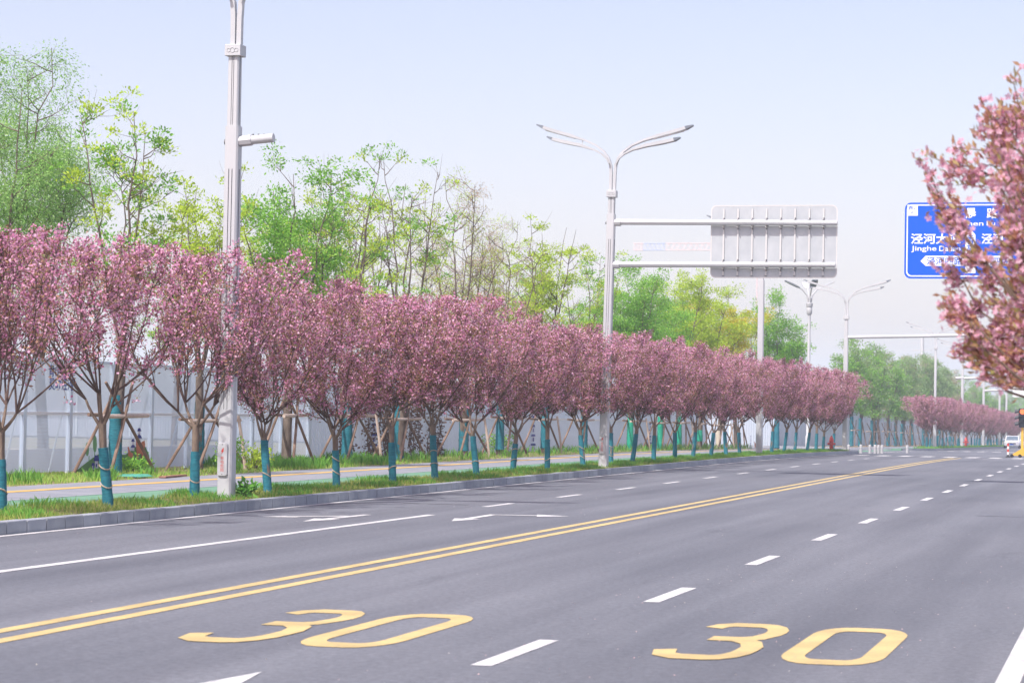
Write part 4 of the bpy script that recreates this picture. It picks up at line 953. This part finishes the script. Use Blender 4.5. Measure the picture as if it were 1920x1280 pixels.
fh.rings([[(-25.9, yy, zr(yy)), (-25.8, yy, zr(yy)), (-25.8, yy, zr(yy)+3.6), (-25.9, yy, zr(yy)+3.6)] for yy in ysf])
fhe = empty('far_hoarding', (0, 0, 0)); fh.build('sheet_wall', HOARD, fhe)
for yy in ysf: MB().box(-25.8, -25.74, yy-0.05, yy+0.05, zr(yy), zr(yy)+3.6).build('post', STEELB, fhe)
tag(fhe, 'hazy pale hoarding behind the staked trees beyond the side road', 'fence')

for nm, yy, x1, hh_, lb in (('side_hoarding', 139.6, FX - 0.2, 2.62, 'pale hoarding turning away along the near side of the side road'), ('side_hoarding', 182.5, -26.0, 3.4, 'pale hoarding turning away along the far side of the side road')):
    e = empty(nm, (x1, yy, zr(yy))); pc = []
    for k in range(56):
        x = -0.9*k
        for q in range(5): pc += [(x - 0.18*q, 0.0), (x - 0.18*q - 0.075, 0.0), (x - 0.18*q - 0.095, 0.035), (x - 0.18*q - 0.155, 0.035)]
    c2 = MB(); c2.add([(x, y, z) for x, y in pc for z in (0.0, hh_)], [(2*i, 2*i+2, 2*i+3, 2*i+1) for i in range(len(pc)-1)]); c2.build('sheet_wall', HOARD, e)
    for k in range(0, 56, 4): MB().box(-0.9*k - 0.05, -0.9*k + 0.05, -0.08, -0.01, 0, hh_).build('post', STEELB, e)
    tag(e, lb, 'fence')
# mural cut-outs on the fence, drawn flat
def on_fence(px, py, dx): v = at_X(px, py, FX + dx); return v.y, v.z
def mural(name, m, polys, parent, dx, Z=None, off=(0, 0)):
    b = MB(); X0, Y0, Z0 = parent.location
    for k, poly in enumerate(polys):
        P = [on_fence(x, y, dx) for x, y in poly]
        b.add([(dx + 0.0005*k, y - Y0 + off[0], z - Z0 + off[1]) for y, z in P], [tuple(range(len(P)))])
    return b.build(name, m, parent)
def Zm(pts): return [(60 + x/4.923, 660 + y/4.923) for x, y in pts]
hill = mural('mural_hill', MGREEN, [Zm([(370, 1150), (400, 1100), (480, 1035), (560, 975), (640, 925), (700, 912), (760, 940), (860, 945), (920, 905), (990, 845), (1045, 870), (1075, 930), (1090, 1000), (1080, 1150)])], mf, 0.060)
mural('mural_tree', MLEAF, [Zm([(510+s*math.cos(a)*17, 895+math.sin(a)*65) for a in np.linspace(0, 6.28, 14)[:-1] for s in (1,)]), Zm([(580+math.cos(a)*19, 845+math.sin(a)*82) for a in np.linspace(0, 6.28, 14)[:-1]]), Zm([(522, 955), (530, 955), (530, 1020), (522, 1020)]), Zm([(574, 925), (582, 925), (582, 975), (574, 975)])], mf, 0.064)
def tower(x, y, w, h, lv):
    bl, wh = [], []
    for k in range(lv):
        yy = y + h*k/lv; ww = w*(0.55 + 0.45*(k+1)/lv)
        bl.append(Zm([(x-ww, yy+h*0.45/lv), (x-ww*0.5, yy), (x+ww*0.5, yy), (x+ww, yy+h*0.45/lv)])); wh.append(Zm([(x-ww*0.55, yy+h*0.45/lv), (x+ww*0.55, yy+h*0.45/lv), (x+ww*0.55, yy+h/lv), (x-ww*0.55, yy+h/lv)]))
    return bl, wh
BLp, WHp = [], []
for a in ((990, 700, 26, 130, 2), (932, 800, 22, 110, 2), (595, 950, 28, 120, 1), (660, 950, 24, 110, 1), (805, 945, 30, 115, 1), (565, 1020, 18, 60, 1)):
    b1_, w1_ = tower(*a); BLp += b1_; WHp += w1_
mural('mural_tower_wall', MWHITE, WHp, mf, 0.067); mural('mural_tower_roof', MBLUE, BLp, mf, 0.070)
mural('mural_window', MBLUE, [Zm([(x-6, y), (x+6, y), (x+6, y+28), (x-6, y+28)]) for x, y in ((988, 755), (595, 1030), (805, 1020), (660, 1020), (570, 1045))], mf, 0.071)
camel = [(880, 1000), (888, 940), (884, 890), (880, 878), (892, 870), (902, 900), (912, 925), (930, 930), (935, 960), (928, 1000), (918, 1000), (915, 965), (900, 965), (895, 1000)]
camel2 = [(962, 1005), (966, 920), (958, 850), (960, 800), (972, 795), (980, 830), (1000, 850), (1015, 825), (1040, 815), (1045, 850), (1030, 930), (1025, 1005), (1015, 1005), (1010, 935), (985, 940), (978, 1005)]
mural('mural_camel', MORANGE, [Zm(camel)], mf, 0.073); mural('mural_camel', MORANGE, [Zm(camel2)], mf, 0.074)
a, b = on_fence(91, 731, 0.06), on_fence(138, 709, 0.06); a2_, b2_ = on_fence(91, 706, 0.06), on_fence(138, 685, 0.06)
for body, p, q in (('灵动泾河', a, b), ('青山秀水', a2_, b2_)):
    me = text_mesh(body, MBLUE, (0, 1, 0, 1), 0.02)
    for v in me.vertices: v.co = (0.062, p[0] - 40.0 + v.co.x*(q[0]-p[0]), p[1] - 0.12 + v.co.z*(q[1]-p[1]))
    link('lettering', me, mf)
# the same painted towers again along the corrugated sheets
for px, py0, py1 in ((701, 770, 866), (1000, 775, 862), (1219, 790, 850), (1408, 815, 848)):
    q0, q1 = at_X(px, py1, FX + 0.12), at_X(px, py0, FX + 0.12); hgt = q1.z - q0.z; bl_, wh_ = MB(), MB()
    for k in range(5):
        zz = q0.z + hgt*k/5; ww = (0.62, 0.42, 0.34, 0.27, 0.2)[k]*min(1.0, hgt/1.6)
        for bb, y0, y1, z0, z1 in ((wh_, -ww*0.8, ww*0.8, 0, 0.55), (bl_, -ww*1.1, ww*1.1, 0.55, 0.78)):
            bb.add([(0.10, q0.y-HY0+y0, zz-0.12+hgt*z0/5), (0.10, q0.y-HY0+y1, zz-0.12+hgt*z0/5), (0.10, q0.y-HY0+y1*0.8, zz-0.12+hgt*z1/5), (0.10, q0.y-HY0+y0*0.8, zz-0.12+hgt*z1/5)], [(0, 1, 2, 3)])
        bl_.add([(0.104, q0.y-HY0-ww*0.25, zz-0.12), (0.104, q0.y-HY0+ww*0.25, zz-0.12), (0.104, q0.y-HY0+ww*0.25, zz-0.12+hgt*0.08), (0.104, q0.y-HY0-ww*0.25, zz-0.12+hgt*0.08)], [(0, 1, 2, 3)])
    wh_.build('mural_tower_wall', MWHITE, hf); bl_.build('mural_tower_roof', MBLUE, hf)
    ch = MB(); yb, zb = q0.y + 2.2 - HY0, q0.z - 0.12
    ch.add([(0.10, yb + x, zb + z*min(1, hgt/1.6)) for x, z in ((-0.6, 0), (-0.5, 0.5), (-0.75, 0.95), (-0.55, 1.0), (-0.3, 0.75), (0.0, 0.95), (0.25, 0.75), (0.4, 0.5), (0.4, 0.0), (0.25, 0.0), (0.2, 0.4), (-0.35, 0.4), (-0.42, 0.0))], [tuple(range(13))])
    ch.build('mural_camel', MORANGE, hf)

# dead vines over the hoarding
rv = np.random.default_rng(61); vt = empty('dead_vine', (FX + 0.2, 76.0, 0.12)); stems = MB(); C = []
for k in range(26):
    y0 = rv.uniform(-5.0, 6.5); hgt = rv.uniform(1.2, 2.75) if -2 < y0 < 4.5 else rv.uniform(0.6, 2.0)
    P = [(rv.normal(0, 0.03), y0 + 0.25*math.sin(t*3 + k) + rv.normal(0, 0.04), hgt*t) for t in np.linspace(0, 1, 7)]
    stems.tube(P, np.linspace(0.02, 0.006, 7), 4)
    for _ in range(int(75*hgt)):
        p = P[rv.integers(0, 7)]; C.append((abs(rv.normal(0.05, 0.05)), p[1] + rv.normal(0, 0.28), max(0.03, p[2] + rv.normal(0, 0.22))))
stems.build('stem', BARK, vt); V, F = diamonds(np.array(C), 0.10, 0.7, rv, -0.3); tag(link('foliage', np_mesh('foliage', V, F, VINE), vt), kind='stuff')
tag(vt, 'brown dead vines hanging on the corrugated hoarding', 'vine')

# ------------------------------------------------------------------ grass, weeds, petals
def field(Y): return np.array([zr(y) for y in Y])
def blades(n, x0, x1, y0, y1, h, wd, rng, base, patch=None, bend=0.5, ypow=1.0):
    X = rng.uniform(x0, x1, n); Y = y0 + (y1-y0)*rng.random(n)**ypow
    p = 0.5 + 0.5*np.sin(Y*1.7 + 1.3*np.sin(X*2.1 + Y*0.37))*np.sin(Y*0.53 + X)
    keep = rng.random(n) < 0.35 + 0.65*p if patch is None else patch(X, Y, p, rng)
    X, Y, p = X[keep], Y[keep], p[keep]; n = len(X)
    hh = h*(0.45 + 0.55*p + 0.35*rng.standard_normal(n)*0.5).clip(0.25, 1.7); Z = field(Y) + base; az = rng.uniform(0, 6.28, n)
    dx, dy = np.cos(az), np.sin(az); b = bend*hh*rng.uniform(0.1, 1.0, n); ww = wd*rng.uniform(0.6, 1.3, n); az2 = rng.uniform(0, 6.28, n); wx, wy = np.cos(az2)*ww, np.sin(az2)*ww
    A = np.stack([X-wx, Y-wy, Z], 1); B = np.stack([X+wx, Y+wy, Z], 1); Cc = np.stack([X+dx*b*0.35+wx*0.7, Y+dy*b*0.35+wy*0.7, Z+hh*0.6], 1); D = np.stack([X+dx*b, Y+dy*b, Z+hh], 1)
    return np.stack([A, B, Cc, D], 1).reshape(-1, 3), np.arange(4*n).reshape(n, 4)
rg = np.random.default_rng(71)
def stuff(name, V, F, m, label, cat): return tag(link(name, np_mesh(name, V, F, m)), label, cat, kind='stuff')
stuff('verge_grass', *blades(130000, -16.50, V0 - 0.01, 15, 131, 0.115, 0.0045, rg, 0.115, ypow=1.25), GRASS, 'yellow-green grass growing along the kerb under the blossom trees', 'grass')
stuff('verge_grass_tufts', *blades(95000, -16.45, V0 - 0.06, 15, 131, 0.165, 0.0045, rg, 0.115, patch=lambda X, Y, p, r: r.random(len(X)) < np.clip((p-0.55)*3 + (Y-50)/90, 0, 1), ypow=1.15), GRASSD, 'darker lush tufts in the kerbside grass', 'grass')
stuff('back_grass', *blades(105000, -24.3, -20.95, 24, 139, 0.12, 0.008, rg, 0.12, patch=lambda X, Y, p, r: r.random(len(X)) < np.clip(1.25 - (Y-40)/45, 0.12, 1)*(0.3 + 0.7*p)*np.where((Y > 52) & (Y < 60) & (X < -22.4), 0.3, 1), ypow=1.2), WEED, 'bright weeds growing at the foot of the hoarding', 'weeds')
def weed_patch(X, Y, p, r): return (r.random(len(X)) < np.clip((p-0.45)*2.0, 0, 1)*(Y < 72) + 0.25*(p > 0.7)) & ((Y > 60) | (X > -21.8) & (p > 0.75))
stuff('back_weeds', *blades(60000, -24.0, -21.1, 40, 139, 0.30, 0.012, rg, 0.12, patch=weed_patch, ypow=1.2), GRASSD, 'tall green weeds between footway and fence', 'weeds')
stuff('far_grass', *blades(26000, -16.4, V0 - 0.02, 190, 345, 0.22, 0.02, rg, 0.115), GRASSD, 'hazy grass under the far blossom row', 'grass')
stuff('right_grass', *blades(14000, -0.42, 1.5, 4, 60, 0.18, 0.006, rg, 0.115), GRASS, 'grass along the right kerb', 'grass')
n = 420; X = np.concatenate([rg.uniform(-5, -0.7, n//2), rg.uniform(KX+0.2, -0.7, n//2)]); Y = np.concatenate([rg.uniform(10, 30, n//2), rg.uniform(12, 75, n//2)])
V, F = diamonds(np.stack([X, Y, field(Y) + 0.007], 1), 0.018, 0.8, rg); V[:, 2] = np.repeat(field(Y), 4) + 0.006 + (np.arange(len(V)) % 4 == 2)*0.006
stuff('fallen_petals', V, F, leaf_mat('dry_petals', [(0.62, 0.50, 0.46), (0.60, 0.36, 0.38), (0.55, 0.52, 0.48), (0.66, 0.58, 0.46)], 0.2), 'pale fallen petals scattered on the asphalt', 'petals')

def bush(name, loc, r, h, m, seed, label, nleaf=700, leaf=0.09):
    rng = np.random.default_rng(seed); t = empty(name, loc); st_ = MB(); C = []
    for k in range(9):
        a = rng.uniform(0, 6.28); e = np.array([math.cos(a)*r*rng.uniform(0.3, 1), math.sin(a)*r*rng.uniform(0.3, 1), h*rng.uniform(0.6, 1)]); st_.tube([(0, 0, -0.03), e*np.array([0.4, 0.4, 0.6]), e], [0.012, 0.009, 0.003], 4)
        C += [e*rng.uniform(0.35, 1.05) + rng.normal(0, r*0.18, 3) for _ in range(nleaf//9)]
    C = np.array(C); C[:, 2] = np.abs(C[:, 2]) + 0.02
    st_.build('stem', BARK, t); V, F = diamonds(C, leaf, 0.55, rng, 0.3); tag(link('foliage', np_mesh('foliage', V, F, m), t), kind='stuff')
    return tag(t, label, 'shrub')
pb = at_X(252, 874, -23.3); bush('shrub', (-23.3, pb.y, 0.12), 0.42, 0.26, FRESH, 81, 'low bright green shrub in front of the painted camels')
pb = at_X(425, 855, -21.7); bush('shrub', (-21.7, pb.y, 0.12), 0.5, 0.75, FRESH, 82, 'loose green shrub left of the nearest lamp foot', 500)
pb = at_X(478, 850, -21.7); bush('shrub', (-21.7, pb.y, 0.12), 0.55, 0.6, LIMEL, 83, 'yellow-green weedy shrub right of the nearest lamp', 500)
pb = at_X(935, 840, -23.0); bush('shrub', (-23.0, pb.y, 0.12), 0.7, 0.75, FRESH, 84, 'small green shrub right of the dead vines', 500)
bush('leafy_weed', (-14.95, 39.75, 0.12), 0.2, 0.28, GRASSD, 85, 'broad leafed weed at the foot of nearest lamp', 120, 0.13)

# plank and cloth left on the edge of the footway
pp = at_Z(248, 893, 0.14); pl = MB(); pl.box(-0.08, 0.08, -0.9, 0.9, 0.0, 0.04)
o = pl.build('plank', PLANK, None, (-20.85, pp.y + 0.2, 0.146), 0.12); bevel(o, 0.006); tag(o, 'dark red wooden plank lying on the footway edge', 'plank')
cl = MB(); n = 8
cl.add([(0.6*i/n - 0.3, 0.9*j/n - 0.45, 0.02 + 0.05*abs(math.sin(i*1.9 + j*1.3))*(0 < i < n and 0 < j < n)) for j in range(n+1) for i in range(n+1)], [(j*9+i, j*9+i+1, j*9+i+10, j*9+i+9) for j in range(n) for i in range(n)])
o = cl.build('cloth', CLOTH, None, (-21.5, pp.y - 0.4, 0.14), smooth=True); tag(o, 'crumpled green cloth beside the wooden plank', 'cloth')

# ------------------------------------------------------------------ hydrants, bollards
def hydrant(X, Y, label, rz=0.4, s=1.0):
    t = empty('fire_hydrant', (X, Y, zr(Y) + 0.10), rz); t.scale = (s,)*3
    MB().lathe([(0.16, 0), (0.16, 0.05), (0.10, 0.07), (0.095, 0.5), (0.13, 0.52), (0.13, 0.57), (0.11, 0.59), (0.10, 0.68), (0.06, 0.76), (0.03, 0.79), (0.03, 0.83), (0.0, 0.83)], 16).build('barrel', RED, t, smooth=True)
    for a, r, l in ((0, 0.055, 0.19), (180, 0.055, 0.19), (270, 0.075, 0.21)):
        d = Vector((math.cos(math.radians(a)), math.sin(math.radians(a)), 0)); MB().tube([d*0.06 + Vector((0, 0, 0.42)), d*l + Vector((0, 0, 0.42))], [r, r*1.1], 10).build('outlet', RED, t)
    return tag(t, label, 'fire hydrant')
h1 = at_X(1560.5, 840, -15.15); hydrant(-15.15, h1.y - 0.4, 'red fire hydrant at the end of the near blossom row', s=1.05)
h2 = at_X(1811, 838, -15.1); hydrant(-15.1, h2.y, 'small red fire hydrant under the far blossom row', s=1.3)
bol = None
for i, (px, Y) in enumerate(((1591, 139.0), (1614, 138.0), (1631, 139.5), (1640.5, 140), (1647, 140), (1653.5, 140), (1701, 151))):
    v = at_Y(px, 848, Y)
    if bol is None:
        bol = empty('bollard', (v.x, Y, zr(Y)))
        MB().lathe([(0.085, 0), (0.085, 0.42), (0.08, 0.46), (0.055, 0.49), (0.0, 0.50)], 16).build('post', BOLLW, bol, smooth=True)
        MB().lathe([(0.089, 0.34), (0.089, 0.38), (0.086, 0.38), (0.086, 0.34)], 16).build('band', RIBM, bol); o = bol
    else: o = copy_tree(bol); o.location = (v.x, Y, zr(Y))
    tag(o, (f'short white bollard at the side road mouth, {ordinal(i+1)} from the left' if i < 6 else 'lone white bollard right of the others at side road mouth'), 'bollard', 'white bollards at the side road')

# ------------------------------------------------------------------ portable traffic light
TY = 131.5; v = at_Y(1917, 800, TY)
tl_ = empty('traffic_light', (v.x, TY, zr(TY))); tag(tl_, 'portable traffic light with lit red lamp on yellow stand', 'traffic light')
zh = at_Y(1917, 801, TY).z - zr(TY)
MB().box(-0.06, 0.06, -0.06, 0.06, 0.2, zh + 0.02).build('mast', SIGY, tl_)
hd = MB(); hd.box(-0.19, 0.19, -0.11, 0.11, zh, zh + 1.02); hdo = hd.build('signal_head', BLACK, tl_); bevel(hdo, 0.03)
for k, m in enumerate((DARKLENS, DARKLENS, REDLIT)):
    zc = zh + 0.18 + 0.33*k; ln = MB(); ln.tube([(0, -0.112, zc), (0, -0.135, zc)], 0.135, 18); ln.build('lens', m, hdo)
    vz = MB(); n = 12; A = [math.radians(-20 + 220*i/n) for i in range(n+1)]
    vz.add([(0.15*math.cos(a), -0.112, zc + 0.15*math.sin(a)) for a in A] + [(0.15*math.cos(a), -0.34, zc + 0.15*math.sin(a) - 0.03) for a in A], [(i, i+1, n+2+i, n+1+i) for i in range(n)]); vz.build('visor', BLACK, hdo)
    vs2 = MB(); vs2.add([(-0.192, -0.10 + 0.1*math.cos(a), zc + 0.14*math.sin(a)) for a in A] + [(-0.40, -0.10 + 0.1*math.cos(a), zc + 0.14*math.sin(a) - 0.05) for a in A], [(i, i+1, n+2+i, n+1+i) for i in range(n)]); vs2.build('visor', BLACK, hdo)
base = MB(); base.prism([(-0.62, 0.10), (0.62, 0.10), (0.62, 0.50), (0.1, 0.52), (-0.1, 0.42)], 'y', -0.35, 0.35); base.build('base', SIGY, tl_)
for x in (-0.52, -0.1, 0.5):
    for y_ in (-0.36, 0.36): MB().tube([(x, y_ - 0.03, 0.09), (x, y_ + 0.03, 0.09)], 0.09, 12).build('wheel', TYRE, tl_)
for k, x in enumerate((-0.68,)):
    br = empty('barrier_post', (v.x + x - 0.05, TY - 0.1, zr(TY))); MB().lathe([(0.12, 0), (0.12, 0.06), (0.045, 0.07), (0.04, 0.2)], 12).build('foot', TYRE, br)
    for j in range(4): MB().lathe([(0.055, 0.15*j + 0.14), (0.055, 0.15*j + 0.288), (0.0, 0.289)], 12).build('band', RED if j % 2 else SIGNW, br)
    tag(br, 'red and white barrier post beside the portable traffic light', 'barrier')

# ------------------------------------------------------------------ oncoming car
CY = 288.0; v = at_Y(1898.5, 837, CY); car = empty('car', (v.x, CY, zr(CY) + 0.006)); tag(car, 'distant white car coming towards the camera', 'car')
bd = MB(); secs = [(-2.2, 0.80, 0.42, 0.66), (-2.12, 0.86, 0.28, 0.78), (-1.2, 0.90, 0.26, 0.93), (0.0, 0.91, 0.26, 0.97), (1.6, 0.90, 0.26, 0.98), (2.1, 0.86, 0.30, 0.92), (2.2, 0.80, 0.42, 0.8)]
bd.rings([[(-w_, y, z0+0.08), (-w_*0.9, y, z0), (w_*0.9, y, z0), (w_, y, z0+0.08), (w_, y, z1-0.14), (w_*0.88, y, z1), (-w_*0.88, y, z1), (-w_, y, z1-0.14)] for y, w_, z0, z1 in secs]); bd.build('body', CARW, car, smooth=True)
gh = MB(); gh.rings([[(-w_, y, z0), (w_, y, z0), (w_*0.86, y2, z1), (-w_*0.86, y2, z1)] for y, y2, w_, z0, z1 in ((-1.05, -0.35, 0.80, 0.92, 1.44), (1.75, 1.15, 0.80, 0.95, 1.44))]); gh.build('roof', CARW, car)
MB().add([(-0.72, -1.07, 0.95), (0.72, -1.07, 0.95), (0.62, -0.42, 1.40), (-0.62, -0.42, 1.40)], [(0, 1, 2, 3)]).build('windscreen', GLASS, car)
for s in (-1, 1):
    MB().add([(s*0.805, -0.85, 0.97), (s*0.805, 1.5, 0.98), (s*0.715, 1.05, 1.40), (s*0.715, -0.3, 1.40)], [(0, 1, 2, 3)]).build('side_window', GLASS, car)
    MB().box(s*0.70-0.14, s*0.70+0.14, -2.21, -2.10, 0.60, 0.72).build('headlight', LENSG, car)
    MB().box(s*0.93-0.05, s*0.93+0.05, -0.85, -0.68, 0.95, 1.08).build('mirror', CARW, car)
    for y_ in (-1.35, 1.35):
        wh = MB(); wh.tube([(s*0.72, y_, 0.31), (s*0.90, y_, 0.31)], 0.31, 18); wo = wh.build('wheel', TYRE, car); MB().tube([(s*0.89, y_, 0.31), (s*0.912, y_, 0.31)], 0.19, 14).build('rim', RIBM, wo)
MB().box(-0.45, 0.45, -2.225, -2.10, 0.50, 0.64).build('grille', BLACK, car); MB().box(-0.22, 0.22, -2.235, -2.20, 0.40, 0.49).build('number_plate', BLUE, car)

# ------------------------------------------------------------------ far away: tower crane, power pole
QY = 690.0
def lattice(name, m, p0, p1, n, parent, hw, up):
    b = MB(); p0, p1 = Vector(p0), Vector(p1); d = (p1-p0)/n; s = d.normalized().cross(up).normalized()*hw
    for a in (-1, 1):
        b.tube([p0 + s*a, p1 + s*a], 0.09, 4); b.tube([p0 + s*a + up, p1 + s*a + up], 0.09, 4)
        for i in range(n):
            q = p0 + d*i; b.tube([q + s*a, q + d/2 + s*a + up], 0.05, 3); b.tube([q + d/2 + s*a + up, q + d + s*a], 0.05, 3)
    return b.build(name, m, parent)
j0, j1, j2, j3 = at_Y(1188, 469, QY), at_Y(1206, 469, QY), at_Y(1248, 469, QY), at_Y(1420, 469, QY)
cr = empty('tower_crane', (j3.x, QY, zr(QY) - 0.1)); tag(cr, 'faint tower crane jib with blue section above the far trees', 'crane')
rel = lambda p: p - Vector(cr.location)
UP = Vector((0, 0, 2.0))
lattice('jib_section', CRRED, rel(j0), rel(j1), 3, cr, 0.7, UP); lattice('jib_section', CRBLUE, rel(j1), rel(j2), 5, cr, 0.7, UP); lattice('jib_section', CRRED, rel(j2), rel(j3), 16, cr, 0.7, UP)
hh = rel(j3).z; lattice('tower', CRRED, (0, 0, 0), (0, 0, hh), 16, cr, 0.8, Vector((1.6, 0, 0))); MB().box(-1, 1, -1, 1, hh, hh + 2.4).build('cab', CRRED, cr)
pv = at_Y(1729.5, 632, 400.0); po = empty('power_pole', (pv.x, 400.0, zr(400))); tag(po, 'faint tall power pole with crossarms behind hazy trees', 'power pole')
ph = pv.z - zr(400); MB().lathe([(0.45, 0), (0.28, ph)], 12).build('mast', POLE, po, smooth=True)
for dz in (2.2, 5.6): MB().box(-1.6, 1.6, -0.06, 0.06, ph - dz, ph - dz + 0.12).build('crossarm', POLE, po)

# ------------------------------------------------------------------ haze
hz = MB(); hz.box(-2300, 1600, -170, 2700, -4.0, 62.0)
ho = hz.build('haze', None); tag(ho, 'thin pale haze filling the air over the street', 'haze', kind='stuff')
hm = bpy.data.materials.new('haze_air'); hm.use_nodes = True; t = hm.node_tree
t.nodes.remove(t.nodes['Principled BSDF']); pv_ = t.nodes.new('ShaderNodeVolumePrincipled'); pv_.inputs['Color'].default_value = (0.76, 0.87, 1.0, 1); pv_.inputs['Density'].default_value = 0.00055
t.links.new(pv_.outputs[0], [n for n in t.nodes if n.type == 'OUTPUT_MATERIAL'][0].inputs['Volume']); ho.data.materials.append(hm)
